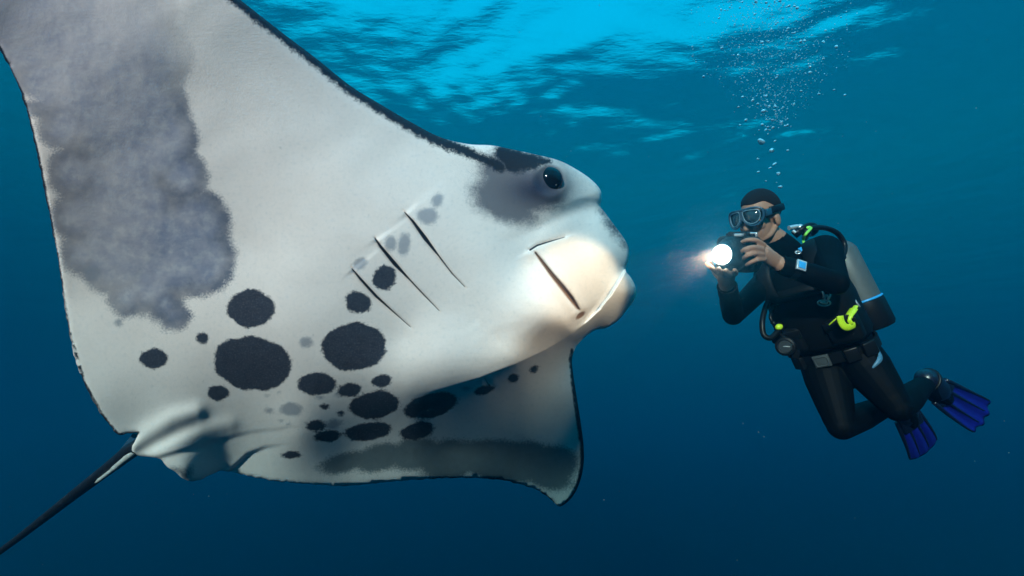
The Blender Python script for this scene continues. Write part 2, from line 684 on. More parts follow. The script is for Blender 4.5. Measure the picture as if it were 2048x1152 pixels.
def manta_depth(q):
    """depth of the belly side, without the rounding at the rim"""
    q = np.asarray(q, float)
    d = tps_eval(TPS, q) + fold_depth(q)
    # head: brow, cheek and rolled lobe
    d -= 0.055 * gauss(q, (1110, 362), 62, 50, 20)
    d += 0.017 * gauss(q, (1185, 415), 60, 18, -8)
    d -= 0.022 * gauss(q, (1180, 500), 65, 65)
    d += 0.012 * gauss(q, (1110, 440), 70, 14, -25)
    # eye socket: rim standing up round the ball
    r = np.hypot((q[:, 0] - EYE[0]) / 1.05, q[:, 1] - EYE[1])
    d += 0.030 * np.exp(-(r / 23.0) ** 4)
    d -= 0.005 * np.exp(-((r - 33) / 8.0) ** 2)
    # mouth slit and crease
    m, s, t = pl_dist(q, MOUTH, MOUTH_W)
    d += 0.035 * sstep(-m, -2.5, 3.0)
    d -= 0.010 * np.exp(-((m - 8) / 9.0) ** 2)
    m, s, t = pl_dist(q, CREASE)
    d += 0.010 * np.exp(-(m / 4.0) ** 2) * (1 - t * 0.6)
    d -= 0.008 * np.exp(-(m / 22.0) ** 2) * (s > 0)
    d += 0.035 * gauss(q, (1161, 631), 11, 5, -42)
    d -= 0.010 * gauss(q, (1150, 632), 9, 9)
    # rim of the near lobe: the far lobe lies behind it
    m, s, t = pl_dist(q, LOBE_EDGE)
    sd = m * edge_side(q)
    t = np.clip((1262 - q[:, 0]) / 442.0, 0, 1)
    amp = 0.075 * (1 - sstep(t, 0.18, 0.40))
    soft = 2.2 + 34 * sstep(t, 0.12, 0.5)
    d += amp * sstep(-sd, -soft * 0.4, soft) * np.exp(-np.maximum(sd, 0) / 140)
    d -= 0.004 * np.exp(-((sd + 14) / 14.0) ** 2) * (1 - sstep(t, 0.15, 0.6))
    # gills: a slit with the raised flap on its right
    for g, w in zip(GILLS, GILL_W):
        m, s, t = pl_dist(q, g, w)
        dist, s, t = pl_dist(q, g)
        sd = dist * s
        d += 0.012 * sstep(-m, -2.0, 2.0)
        fall = (1 - sstep(t, 0.5, 1.0)) * sstep(t, 0.0, 0.05)
        d -= 0.009 * np.exp(-np.maximum(-sd, 0) / 38.0) * (sd < 0) * fall
        d += 0.006 * np.exp(-np.maximum(sd, 0) / 16.0) * (sd > 0) * fall
    # corner of the far mouth
    m, s, t = pl_dist(q, [(970, 757), (978, 770), (990, 780)])
    d += 0.008 * np.exp(-(m / 3.0) ** 2)
    # pelvic folds by the tail
    m, s, t = pl_dist(q, [(268, 893), (300, 866), (345, 838), (392, 826)])
    d -= 0.024 * np.exp(-(m / 20.0) ** 2)
    m, s, t = pl_dist(q, [(275, 905), (318, 884), (360, 862), (400, 842), (440, 826)])
    d += 0.016 * np.exp(-(m / 13.0) ** 2) * (1 - 0.95 * t)
    m, s, t = pl_dist(q, [(318, 905), (360, 884), (410, 862), (460, 850)])
    d -= 0.013 * np.exp(-(m / 18.0) ** 2)
    m, s, t = pl_dist(q, [(312, 914), (370, 897), (430, 880), (500, 862), (560, 856)])
    sd = m * s
    d += 0.020 * sstep(sd, -3, 8) * np.exp(-np.maximum(sd, 0) / 26.0) * (1 - 0.75 * t)
    m, s, t = pl_dist(q, [(445, 952), (470, 930), (496, 906), (530, 893), (580, 886)])
    sd = m * s
    d += 0.030 * sstep(sd, -3, 6) * np.exp(-np.maximum(sd, 0) / 45.0) * (1 - sstep(t, 0.4, 1.0))
    # the belly is never quite even
    d += 0.0012 * np.sin(q[:, 0] / 31.0 + 1.7 * np.sin(q[:, 1] / 47.0)) * np.sin(q[:, 1] / 37.0 + 1.3 * np.sin(q[:, 0] / 59.0))
    d += 0.003 * np.sin(q[:, 0] / 83.0 + q[:, 1] / 61.0)
    thr = gauss(q, (1030, 640), 130, 80, -25)
    d += 0.0008 * thr * np.sin(q[:, 0] / 9.0 + 2 * np.sin(q[:, 1] / 15.0)) * np.sin(q[:, 1] / 10.0 + 1.5 * np.sin(q[:, 0] / 17.0))
    return d


DARK_SPOTS = [
    (502, 617, 48, 38, 0), (505, 727, 78, 54, 8), (708, 693, 65, 48, -6), (768, 556, 24, 25, 30), (716, 605, 26, 22, 10), (307, 717, 28, 20, 0),
    (405, 676, 13, 11, 0), (437, 786, 23, 15, 8), (634, 768, 39, 23, 0), (699, 780, 24, 14, -12), (763, 762, 20, 13, -12),
    (749, 810, 51, 27, -8), (862, 811, 56, 24, -14), (737, 863, 48, 18, -8), (835, 862, 36, 17, -15), (631, 851, 22, 11, 0),
    (655, 872, 28, 12, -8), (584, 910, 20, 7, 0), (968, 780, 22, 9, -15), (1028, 757, 12, 9, -10), (1068, 738, 10, 7, -30), (649, 814, 10, 6, 0), (681, 826, 9, 5, 0),
]
FAINT_SPOTS = [
    (583, 819, 25, 14, 0), (537, 822, 9, 7, 0), (612, 685, 15, 12, 0), (237, 645, 10, 9, 0), (668, 848, 20, 10, -10), (640, 795, 9, 5, 0), (675, 790, 9, 6, 0),
    (185, 545, 20, 16, 0), (875, 402, 12, 16, 20), (808, 488, 14, 24, 10), (781, 487, 14, 16, 0), (720, 528, 18, 12, -40), (562, 840, 5, 3, 0), (578, 848, 4, 3, 0),
    (934, 776, 12, 6, 0), (535, 790, 4, 3, 0), (560, 785, 4, 2, 0), (855, 432, 22, 18, 0),
]
PATCH = [
    (60, 40, 125), (200, 20, 150), (300, 110, 80), (180, 160, 105), (90, 170, 60), (250, 230, 125), (310, 285, 80), (362, 350, 47), (130, 250, 48), (150, 345, 50), (240, 340, 85),
    (250, 430, 105), (160, 430, 50), (390, 445, 64), (402, 520, 65), (340, 500, 95), (235, 500, 85), (165, 505, 40), (300, 570, 55), (255, 590, 36), (330, 608, 34), (347, 630, 27), (-80, -60, 190), (60, -150, 220), (-150, -250, 170), (20, 95, 60),
]
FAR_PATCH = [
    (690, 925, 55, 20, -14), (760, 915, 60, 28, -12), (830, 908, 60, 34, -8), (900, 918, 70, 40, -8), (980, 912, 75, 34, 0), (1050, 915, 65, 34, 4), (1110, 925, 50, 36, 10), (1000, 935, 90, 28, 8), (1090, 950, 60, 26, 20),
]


def spots_sdf(q, spots):
    best = np.full(len(q), -200.0)
    w = np.c_[np.sin(q[:, 1] / 9.0 + 1.4 * np.sin(q[:, 0] / 17.0)) + 0.6 * np.sin(q[:, 0] / 5.3 + q[:, 1] / 6.1),
              np.sin(q[:, 0] / 10.0 + 1.4 * np.sin(q[:, 1] / 15.0)) + 0.6 * np.sin(q[:, 1] / 5.1 - q[:, 0] / 6.7)]
    for (cx, cy, rx, ry, a) in spots:
        d = q + w * min(1.5, 0.02 * min(rx, ry) + 0.5) - np.array([cx, cy], float)
        ca, sa = math.cos(math.radians(a)), math.sin(math.radians(a))
        u = (d[:, 0] * ca + d[:, 1] * sa) / rx
        v = (-d[:, 0] * sa + d[:, 1] * ca) / ry
        best = np.maximum(best, (1 - np.sqrt(u * u + v * v)) * math.sqrt(rx * ry))
    return best


def band_sdf(q, line, w):
    m, _, _ = pl_dist(q, line, w)
    return -m


def manta_material():
    m = NT("manta_skin")
    tc = m.n("ShaderNodeTexCoord")
    uv = m.n("ShaderNodeUVMap", uv_map="belly").outputs[0]
    n1 = m.noise(7.0, 6, 0.62, uv)       # uv: one unit = 100 px of the photograph
    n2 = m.noise(26.0, 5, 0.65, uv)
    n3 = m.noise(2.0, 4, 0.55, uv)
    # streaks across the wing
    mp = m.n("ShaderNodeMapping"); m.l(uv, mp.inputs[0])
    mp.inputs["Rotation"].default_value = (0, 0, math.radians(-8)); mp.inputs["Scale"].default_value = (2.0, 16.0, 1.0)
    n4 = m.noise(1.6, 4, 0.6, mp.outputs[0])
    j1 = m.math("MULTIPLY_ADD", n1, 14.0, -7.0)
    j2 = m.math("MULTIPLY_ADD", n2, 12.0, -6.0)
    jit = m.math("ADD", j1, j2)

    def mask(name, lo, hi, k=1.0):
        x = m.math("MULTIPLY_ADD", jit, k, m.attr(name))
        return m.step(x, lo, hi)

    # white belly with faint freckles and stains
    base = m.mix(n3, (0.76, 0.67, 0.64), (0.86, 0.77, 0.74))
    base = m.mix(m.math("MULTIPLY", m.step(n2, 0.60, 0.80), 0.22), base, (0.42, 0.43, 0.46))
    fr = m.noise(9.0, 2, 0.5, uv)
    base = m.mix(m.math("MULTIPLY", m.step(fr, 0.72, 0.78), 0.35), base, (0.30, 0.28, 0.27))
    gr = m.noise(75.0, 3, 0.7, uv)
    base = m.mix(m.math("MULTIPLY", m.step(gr, 0.42, 0.68), 0.35), base, (0.47, 0.47, 0.48))
    gs = m.noise(13.0, 6, 0.75, uv)
    base = m.mix(m.math("MULTIPLY", m.step(gs, 0.48, 0.72), 0.42), base, (0.50, 0.50, 0.52))
    gt = m.noise(34.0, 2, 0.5, uv)
    base = m.mix(m.math("MULTIPLY", m.step(gt, 0.735, 0.77), 0.5), base, (0.26, 0.25, 0.26))
    # soft grey patch on the wing
    pcol = m.mix(n1, (0.155, 0.165, 0.235), (0.27, 0.285, 0.38))
    nb = m.noise(4.2, 5, 0.7, uv)
    pcol = m.mix(m.step(nb, 0.42, 0.72), pcol, (0.33, 0.335, 0.39))
    pcol = m.mix(m.math("MULTIPLY", m.step(n4, 0.5, 0.85), 0.35), pcol, (0.38, 0.385, 0.43))
    pcol = m.mix(m.math("MULTIPLY", m.step(m.math("MULTIPLY_ADD", n1, -0.35, m.attr("lobe")), 0.22, -0.15), 0.75), pcol, (0.10, 0.105, 0.14))
    pstr = m.math("MULTIPLY", m.step(m.math("MULTIPLY_ADD", n2, 26.0, m.math("MULTIPLY_ADD", jit, 0.6, m.attr("patch"))), 4, 22), m.attr("patch_strength"))
    pstr = m.math("MULTIPLY", pstr, m.math("MULTIPLY_ADD", n3, 0.9, 0.50), clamp=True)
    col = m.mix(pstr, base, pcol)
    fcol = m.mix(n2, (0.17, 0.18, 0.22), (0.30, 0.31, 0.36))
    col = m.mix(m.math("MULTIPLY", mask("faint", -4, 7), 0.8), col, fcol)
    fpc = m.mix(n1, (0.055, 0.085, 0.10), (0.13, 0.17, 0.19))  # far wing patch, with the teal of the water light put into its colour
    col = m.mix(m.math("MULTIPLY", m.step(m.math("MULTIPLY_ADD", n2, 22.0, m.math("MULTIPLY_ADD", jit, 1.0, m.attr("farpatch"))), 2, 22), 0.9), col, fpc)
    ecol = m.mix(n2, (0.014, 0.016, 0.032), (0.045, 0.05, 0.085))
    n5 = m.noise(60.0, 3, 0.6, uv)
    ej = m.math("ADD", m.math("MULTIPLY_ADD", jit, 1.8, m.attr("eyepatch")), m.math("MULTIPLY_ADD", n5, 26.0, -13.0))
    col = m.mix(m.math("MULTIPLY", m.step(ej, -34, 2), m.attr("eyepatch_strength")), col, ecol)
    scol = m.mix(n1, (0.016, 0.017, 0.028), (0.055, 0.056, 0.075))
    scol = m.mix(m.math("MULTIPLY", m.step(n2, 0.48, 0.75), 0.6), scol, (0.11, 0.11, 0.14))
    nsp = m.noise(17.0, 4, 0.7, uv)
    sj = m.math("ADD", m.math("MULTIPLY_ADD", jit, 0.7, m.attr("spot")), m.math("MULTIPLY_ADD", nsp, 11.0, -5.5))
    col = m.mix(m.step(sj, -3.0, 3.2), col, scol)
    bcol = m.mix(n2, (0.006, 0.007, 0.011), (0.022, 0.024, 0.032))
    col = m.mix(mask("margin", -6.5, 5.0, 1.5), col, bcol)
    col = m.mix(mask("rim", -2.2, 1.6, 0.35), col, bcol)
    col = m.mix(mask("softmargin", -14, 14, 1.8), col, (0.05, 0.06, 0.08))
    col = m.mix(m.attr("back"), col, bcol)
    slit = m.step(m.attr("slit"), -1.4, 0.6)
    col = m.mix(slit, col, (0.012, 0.009, 0.012))  # shadow in the gill slits painted as near-black lines
    mth = m.step(m.attr("mouth"), -3.5, 1.5)
    col = m.mix(mth, col, (0.24, 0.13, 0.085))
    m.l(col, m.b.inputs["Base Color"])
    m.b.inputs["Roughness"].default_value = 0.72
    m.b.inputs["Specular IOR Level"].default_value = 0.12
    b1 = m.n("ShaderNodeBump"); b1.inputs["Strength"].default_value = 0.28; b1.inputs["Distance"].default_value = 0.005
    h = m.math("ADD", m.math("MULTIPLY", n2, 0.35), m.math("ADD", m.math("MULTIPLY", n1, 0.6), m.math("MULTIPLY", n4, 0.2)))
    m.l(h, b1.inputs["Height"]); m.l(b1.outputs[0], m.b.inputs["Normal"])
    return m.m


def build_manta():
    out = catmull(OUTLINE, 10, True)
    # even steps along the rim
    loop = np.r_[out, out[:1]]
    L = np.r_[0, np.cumsum(np.linalg.norm(np.diff(loop, axis=0), axis=1))]
    n = int(L[-1] / 4.5)
    s = np.linspace(0, L[-1], n, endpoint=False)
    rim = np.c_[np.interp(s, L, loop[:, 0]), np.interp(s, L, loop[:, 1])]
    tan = np.roll(rim, -1, 0) - np.roll(rim, 1, 0)
    tan /= np.linalg.norm(tan, axis=1)[:, None]
    nor = np.c_[tan[:, 1], -tan[:, 0]]
    # ragged trailing edges
    trail = ((rim[:, 0] < 270) & (rim[:, 1] > 60)) | ((rim[:, 1] > 900) & (rim[:, 0] > 440) & (rim[:, 0] < 1110)) | ((rim[:, 1] > 918) & (rim[:, 0] > 320) & (rim[:, 0] < 440))
    jag = RNG.normal(0, 1.0, n); jag = (jag + np.roll(jag, 1)) * 0.45
    rim = rim + nor * (jag * trail)[:, None]

    from bisect import bisect
    def inside(q):
        x, y = q[:, 0], q[:, 1]
        c = np.zeros(len(q), bool)
        a = rim; b = np.roll(rim, -1, 0)
        for i in range(n):
            ya, yb = a[i, 1], b[i, 1]
            if ya == yb: continue
            m = (ya > y) != (yb > y)
            if m.any():
                xi = (b[i, 0] - a[i, 0]) * (y - ya) / (yb - ya) + a[i, 0]
                c ^= m & (x < xi)
        return c

    fine = [(860, 285, 1285, 720), (690, 410, 950, 670), (225, 780, 600, 1000)]

    def grid(x0, y0, x1, y1, st):
        xs = np.arange(x0, x1, st); ys = np.arange(y0, y1, st * 0.866)
        X, Y = np.meshgrid(xs, ys)
        X = X + (np.arange(len(ys)) % 2)[:, None] * st / 2
        q = np.c_[X.ravel(), Y.ravel()]
        return q + RNG.uniform(-0.12, 0.12, q.shape) * st

    def in_fine(q):
        m = np.zeros(len(q), bool)
        for (a, b, c, d) in fine:
            m |= (q[:, 0] > a) & (q[:, 0] < c) & (q[:, 1] > b) & (q[:, 1] < d)
        return m

    A = grid(-30, -30, 1290, 1020, 7.0); A = A[~in_fine(A)]
    B = np.vstack([grid(*f, 3.6) for f in fine])
    # drop doubles where the fine boxes overlap
    ov = (B[:, 0] > 860) & (B[:, 0] < 950) & (B[:, 1] > 410) & (B[:, 1] < 670)
    first = np.arange(len(B)) < len(grid(*fine[0], 3.6))
    B = B[~ov | first]
    Cc = grid(-400, -500, 600, 260, 22.0)
    Cc = Cc[(Cc[:, 0] < -30) | (Cc[:, 1] < -30)]
    q = np.vstack([A, B, Cc])
    q = q[inside(q)]
    # distance to the rim
    def rim_dist(q):
        best = np.full(len(q), 1e9)
        for i0 in range(0, n, 200):
            r = rim[i0:i0 + 200]
            dd = ((q[:, None, :] - r[None]) ** 2).sum(-1).min(1)
            best = np.minimum(best, dd)
        return np.sqrt(best)
    rd = rim_dist(q)
    q = q[rd > 3.0]
    # rows of points along the slits, so that they stay crisp
    rows = []
    for line in GILLS + [MOUTH, CREASE, LOBE_EDGE[1:]]:
        c = catmull(line, 24)
        Lc = np.r_[0, np.cumsum(np.linalg.norm(np.diff(c, axis=0), axis=1))]
        ss = np.arange(0, Lc[-1], 2.4)
        c = np.c_[np.interp(ss, Lc, c[:, 0]), np.interp(ss, Lc, c[:, 1])]
        tt = np.gradient(c, axis=0); tt /= np.linalg.norm(tt, axis=1)[:, None]
        nn = np.c_[-tt[:, 1], tt[:, 0]]
        dd, _, _ = pl_dist(q, c)
        q = q[dd > 7.5]
        for off in (0.0, -1.3, 1.3, -3.0, 3.0, -5.4, 5.4):
            rows.append(c + nn * off)
    q = np.vstack([q] + rows)
    allp = np.vstack([rim, q])
    edges = [(i, (i + 1) % n) for i in range(n)]
    res = delaunay_2d_cdt([Vector(p) for p in allp], edges, [], 1, 1e-4)
    pts = np.array([tuple(v) for v in res[0]])
    tris = res[2]
    rd = rim_dist(pts)
    isrim = rd < 0.05
    print("manta points", len(pts), "tris", len(tris))

    D = manta_depth(pts)
    wh = gauss(pts, (1150, 450), 190, 210)
    amp = 0.012 + 0.14 * wh + 0.03 * gauss(pts, (750, 180), 330, 160, 33)
    rad = 12 + 72 * wh + 26 * gauss(pts, (750, 180), 330, 160, 33)
    pr = lambda d, r: np.sqrt(np.clip(1 - (1 - np.clip(d / r, 0, 1)) ** 2, 0, 1))
    vent = D + amp * (1 - pr(rd, rad))
    axis_d, _, _ = pl_dist(pts, [(330, 860), (700, 730), (1150, 480)])
    thick = 0.03 + 0.36 * np.exp(-(axis_d / 190.0) ** 2)
    dors = D + amp + thick * pr(rd, 150.0)
    dors = np.maximum(dors, vent + 0.004)
    W1 = P(pts[:, 0], pts[:, 1], vent)
    inner = np.where(~isrim)[0]
    W2 = P(pts[inner, 0], pts[inner, 1], dors[inner])
    remap = np.arange(len(pts)); remap[inner] = len(pts) + np.arange(len(inner))
    faces = []
    for t in tris:
        faces.append(tuple(t)); faces.append(tuple(int(remap[i]) for i in t[::-1]))
    root = thing("manta_ray", "huge manta ray with white spotted belly facing the diver", "manta ray", P(700.0, 700.0, 2.25))
    base = origin_of(root)
    allv = np.vstack([W1, W2]) - base
    me = bpy.data.meshes.new("body")
    me.from_pydata(allv.tolist(), [], faces)
    me.polygons.foreach_set("use_smooth", [True] * len(me.polygons))
    # normals out
    bm = bmesh.new(); bm.from_mesh(me); bmesh.ops.recalc_face_normals(bm, faces=bm.faces); bm.to_mesh(me); bm.free()
    q2 = np.vstack([pts, pts[inner]])
    nb = len(pts)

    def put(name, vals):
        a = me.attributes.new(name, "FLOAT", "POINT")
        a.data.foreach_set("value", np.asarray(vals, np.float32))

    put("spot", spots_sdf(q2, DARK_SPOTS))
    put("faint", spots_sdf(q2, FAINT_SPOTS))
    pt = np.full(len(q2), -200.0)
    lob = np.zeros(len(q2))
    wx = 2.5 * np.sin(q2[:, 1] / 21.0 + 1.5 * np.sin(q2[:, 0] / 33.0)) + 1.5 * np.sin(q2[:, 1] / 7.7 + q2[:, 0] / 9.1) + 1.0 * np.sin(q2[:, 1] / 4.3 - q2[:, 0] / 11.0)
    wy = 2.5 * np.sin(q2[:, 0] / 24.0 + 1.5 * np.sin(q2[:, 1] / 29.0)) + 1.5 * np.sin(q2[:, 0] / 8.3 - q2[:, 1] / 7.9) + 1.0 * np.sin(q2[:, 0] / 4.9 + q2[:, 1] / 13.0)
    for (x, y, r) in PATCH:
        rr_ = np.hypot(q2[:, 0] + wx - x, q2[:, 1] + wy - y) / r
        lob = np.maximum(lob, np.where(rr_ < 1, 1 - rr_, 0) * min(1.0, r / 90.0))
        pt = np.maximum(pt, r - np.hypot(q2[:, 0] + wx - x, q2[:, 1] + wy - y))
    notch = np.maximum.reduce([band_sdf(q2, [(40, 195), (85, 200)], [14, 4]), band_sdf(q2, [(70, 300), (130, 296)], [13, 3]), band_sdf(q2, [(90, 395), (125, 400)], [16, 2]),
                               band_sdf(q2, [(105, 470), (130, 470)], [14, 2]), band_sdf(q2, [(110, 560), (210, 590)], [10, 2])])
    pt = np.minimum(pt, -notch)
    put("patch", pt + 7.0)
    put("lobe", lob)
    ps = 0.80 + 0.32 * gauss(q2, (410, 515), 90, 90) + 0.15 * sstep(q2[:, 0], 200, 440) - 0.45 * (1 - sstep(q2[:, 1], -20, 190)) * sstep(q2[:, 0], 80, 330)
    fade = sstep(q2[:, 0], 300, 380) * (1 - sstep(q2[:, 1], 60, 240))
    put("patch_strength", np.clip(ps * (1 - 0.8 * fade), 0, 1))
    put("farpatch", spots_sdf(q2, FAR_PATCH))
    put("eyepatch", np.maximum(spots_sdf(q2, [(1030, 383, 66, 42, -8), (1010, 405, 52, 26, 25), (1098, 361, 40, 36, 0), (1015, 345, 40, 30, 10)]),
                               band_sdf(q2, [(1010, 370), (1070, 392), (1118, 394), (1140, 372)], [26, 22, 6, 4])))
    es = 0.84 + 0.16 * np.exp(-(np.hypot((q2[:, 0] - 1072) / 62.0, (q2[:, 1] - 378) / 36.0)) ** 2)
    es = np.maximum(es, 0.9 * gauss(q2, (1020, 330), 40, 30)) * (1 - 0.75 * sstep(q2[:, 0], 1112, 1160))
    es *= 1 - 0.7 * gauss(q2, (1105, 330), 40, 14, 15)
    er = np.hypot(q2[:, 0] - EYE[0], q2[:, 1] - EYE[1])
    es = np.maximum(es, 0.88 * np.exp(-(np.maximum(er - 26, 0) / 9.0) ** 2))
    put("eyepatch_strength", np.clip(es, 0, 1))
    marg = np.maximum.reduce([
        band_sdf(q2, [(200, -205), (330, -110), (470, -4), (560, 66), (630, 120), (700, 176), (760, 214), (820, 249), (880, 282), (925, 300), (968, 318), (1000, 332)],
                 [13, 13, 12, 12, 11.5, 12, 12.5, 13.5, 12, 10, 9, 12]),
        band_sdf(q2, [(1005, 306), (1030, 322), (1060, 322), (1098, 322)], [16, 24, 17, 5]),
    ])
    put("margin", marg)
    put("rim", np.maximum.reduce([
        band_sdf(q2, [(1144, 700), (1142, 718), (1146, 760), (1158, 840), (1166, 890), (1166, 930), (1158, 966), (1143, 996), (1122, 1012)], [3, 4, 5, 6, 6, 6, 5, 5, 3]),
        band_sdf(q2, [(1106, 1004), (1085, 987), (1045, 971), (1000, 961), (940, 957), (870, 958), (800, 963)], [2.5, 3, 2.5, 3, 2.5, 2, 0]),
        band_sdf(q2, [(276, 866), (236, 869), (205, 832), (168, 765), (138, 660), (120, 545), (101, 440), (76, 315), (45, 195), (0, 100), (-110, -60), (-270, -275), (-362, -430)],
                 [2.4, 3, 3.2, 3.2, 2.4, 2.4, 3.2, 4.5, 5, 5, 6, 7, 9]),
    ]))
    put("softmargin", np.maximum(band_sdf(q2, [(1204, 424), (1228, 455), (1253, 494)], [3, 10, 3]), band_sdf(q2, [(350, 942), (372, 950), (380, 940)], [3, 5, 3])))
    put("slit", np.maximum.reduce([band_sdf(q2, g, w) for g, w in zip(GILLS, GILL_W)] + [band_sdf(q2, [(970, 757), (978, 770), (990, 780)], [0.5, 1.2, 2]), band_sdf(q2, CREASE, [1.4, 1.4, 1.0, 0.2])]))
    put("mouth", np.maximum(band_sdf(q2, MOUTH, MOUTH_W), spots_sdf(q2, [(1161, 631, 10, 4.2, -42)])))
    bk = np.zeros(len(q2)); bk[nb:] = 1
    put("back", bk)
    uvl = me.uv_layers.new(name="belly")
    li = np.zeros(len(me.loops), np.int32); me.loops.foreach_get("vertex_index", li)
    uvl.data.foreach_set("uv", (q2[li] / 100.0).astype(np.float32).ravel())
    me.materials.append(manta_material())
    body = bpy.data.objects.new("body", me)
    link(body, root)

    # eye
    de = float(manta_depth(np.array([EYE], float))[0])
    ec = P(EYE[0], EYE[1], de + 0.047)
    look = unit(V(0.16, 0.03, 1.0))
    sx = unit(np.cross(look, AY)); sy = unit(np.cross(sx, look))
    g = Geo(); R = 0.064
    ellipsoid(g, ec, [sx * R, sy * R, look * R * 0.85], 40, 24)
    eye = g.build("eye", M_EYE, root)
    g = Geo()
    ring(g, ec + look * 0.024, sx * 0.053, sy * 0.051, 0.006, 48, 10)
    g.build("iris", M_IRIS, eye)

    # tail
    pts_t = catmull([P(318, 872, 2.36), P(290, 884, 2.33), P(262, 902, 2.34), P(226, 930, 2.37), P(150, 988, 2.44), P(60, 1058, 2.54), P(0, 1103, 2.62), P(-90, 1168, 2.76), P(-260, 1290, 3.0)], 10)
    rr = np.interp(np.linspace(0, 8, len(pts_t)), range(9), [0.012, 0.036, 0.040, 0.034, 0.027, 0.020, 0.017, 0.012, 0.005])
    m = NT("tail_skin")
    co = m.coords()
    tnz = m.noise(22, 5, 0.6, co)
    m.l(m.mix(m.step(tnz, 0.55, 0.75), (0.008, 0.008, 0.012), (0.03, 0.032, 0.04)), m.b.inputs["Base Color"])
    m.b.inputs["Roughness"].default_value = 0.35
    m.bump(m.noise(60, 3, 0.6, co), 0.4, 0.004)
    g = Geo(); tube(g, pts_t, rr, 20, (1.0, 0.75))
    tail = g.build("tail", m.m, root)
    # pale streak along the root of the tail
    g = Geo()
    tube(g, catmull([P(268, 903, 2.315), P(246, 921, 2.318), P(220, 943, 2.345), P(190, 966, 2.375)], 8), [0.004] + [0.013] * 6 + [0.011] * 8 + [0.008] * 8 + [0.005, 0.002][:2], 10, (1, 0.8))
    g.build("pale_streak", simple("pale_tail_skin", (0.40, 0.38, 0.36), 0.5, scale=70, var=0.6, bump=0.5), tail)
    # small fin standing on the root of the tail
    g = Geo()
    a, b, c_, d_ = P(282, 868, 2.36), P(268, 866, 2.38), P(236, 906, 2.40), P(258, 900, 2.37)
    off = V(0, 0, 0.008)
    g.add([a + off, b + off, c_ + off, d_ + off, a - off, b - off, c_ - off, d_ - off],
          [(0, 1, 2, 3), (7, 6, 5, 4), (0, 4, 5, 1), (1, 5, 6, 2), (2, 6, 7, 3), (3, 7, 4, 0)])
    g.build("dorsal_fin", M_BACKFIN, root, smooth=False)
    return root


M_BACKFIN = simple("wet_dark_skin", (0.02, 0.05, 0.09), 0.25, scale=30)
build_manta()


# ------------------------------------------------------------------ diver
def voxel_union(geo, size, smooth_iter, name):
    """one continuous surface round all collected shapes"""
    me = bpy.data.meshes.new(name + "_src")
    me.from_pydata(geo.v, [], geo.f)
    ob = bpy.data.objects.new(name + "_src", me)
    COL.objects.link(ob)
    md = ob.modifiers.new("r", "REMESH"); md.mode = "VOXEL"; md.voxel_size = size; md.use_smooth_shade = True
    ms = ob.modifiers.new("s", "SMOOTH"); ms.factor = 0.5; ms.iterations = smooth_iter
    dg = bpy.context.evaluated_depsgraph_get()
    res = bpy.data.meshes.new_from_object(ob.evaluated_get(dg))
    bpy.data.objects.remove(ob)
    bpy.data.meshes.remove(me)
    return res


BASE_P = P


def P(px, py, d):
    return BASE_P(px, py, np.asarray(d, float) * 1.0)


# torso frame
HIP = P(1668, 700, 2.42)
NECK = P(1580, 508, 2.42)
S_UP = unit(NECK - HIP)
FWD0 = unit(V(-0.72, -0.10, 0.70))
S_LEFT = unit(np.cross(S_UP, FWD0))
S_FWD = unit(np.cross(S_LEFT, S_UP))
S_LEN = float(np.linalg.norm(NECK - HIP))


def T(l, f, u):
    """torso place: metres to the diver's left, forward, share of the spine"""
    return HIP + S_LEFT * l + S_FWD * f + S_UP * (u * S_LEN)


SH_L = P(1648, 503, 2.33)
SH_R = P(1548, 548, 2.52)
EL_L = P(1672, 566, 2.10)
WR_L = P(1560, 529, 2.10)
EL_R = P(1466, 630, 2.36)
WR_R = P(1454, 572, 2.18)
HIP_L = P(1698, 690, 2.38)
HIP_R = P(1640, 705, 2.47)
KN_R = P(1682, 852, 2.30)
AN_R = P(1796, 800, 2.62)
KN_L = P(1795, 815, 2.22)
AN_L = P(1850, 768, 2.56)
# head frame
HEAD = P(1520, 437, 2.38)
H_FWD = unit(V(-0.85, -0.20, 0.48))
H_UP0 = unit(V(-0.27, 0.95, 0.08))
H_LEFT = unit(np.cross(H_UP0, H_FWD))
H_UP = unit(np.cross(H_FWD, H_LEFT))


def H(l, f, u):
    return HEAD + H_LEFT * l + H_FWD * f + H_UP * u


# lamp and camera housing frame
CAM_C = P(1474, 508, 2.12)
LAMP_C = P(1428, 512, 2.035)
C_FWD = unit(LAMP_C - CAM_C + V(-0.03, -0.005, 0.02))
C_FWD = unit(V(-0.70, -0.06, 0.62))
C_UP = unit(V(0.02, 1, 0.1)); C_LEFT = unit(np.cross(C_UP, C_FWD)); C_UP = unit(np.cross(C_FWD, C_LEFT))


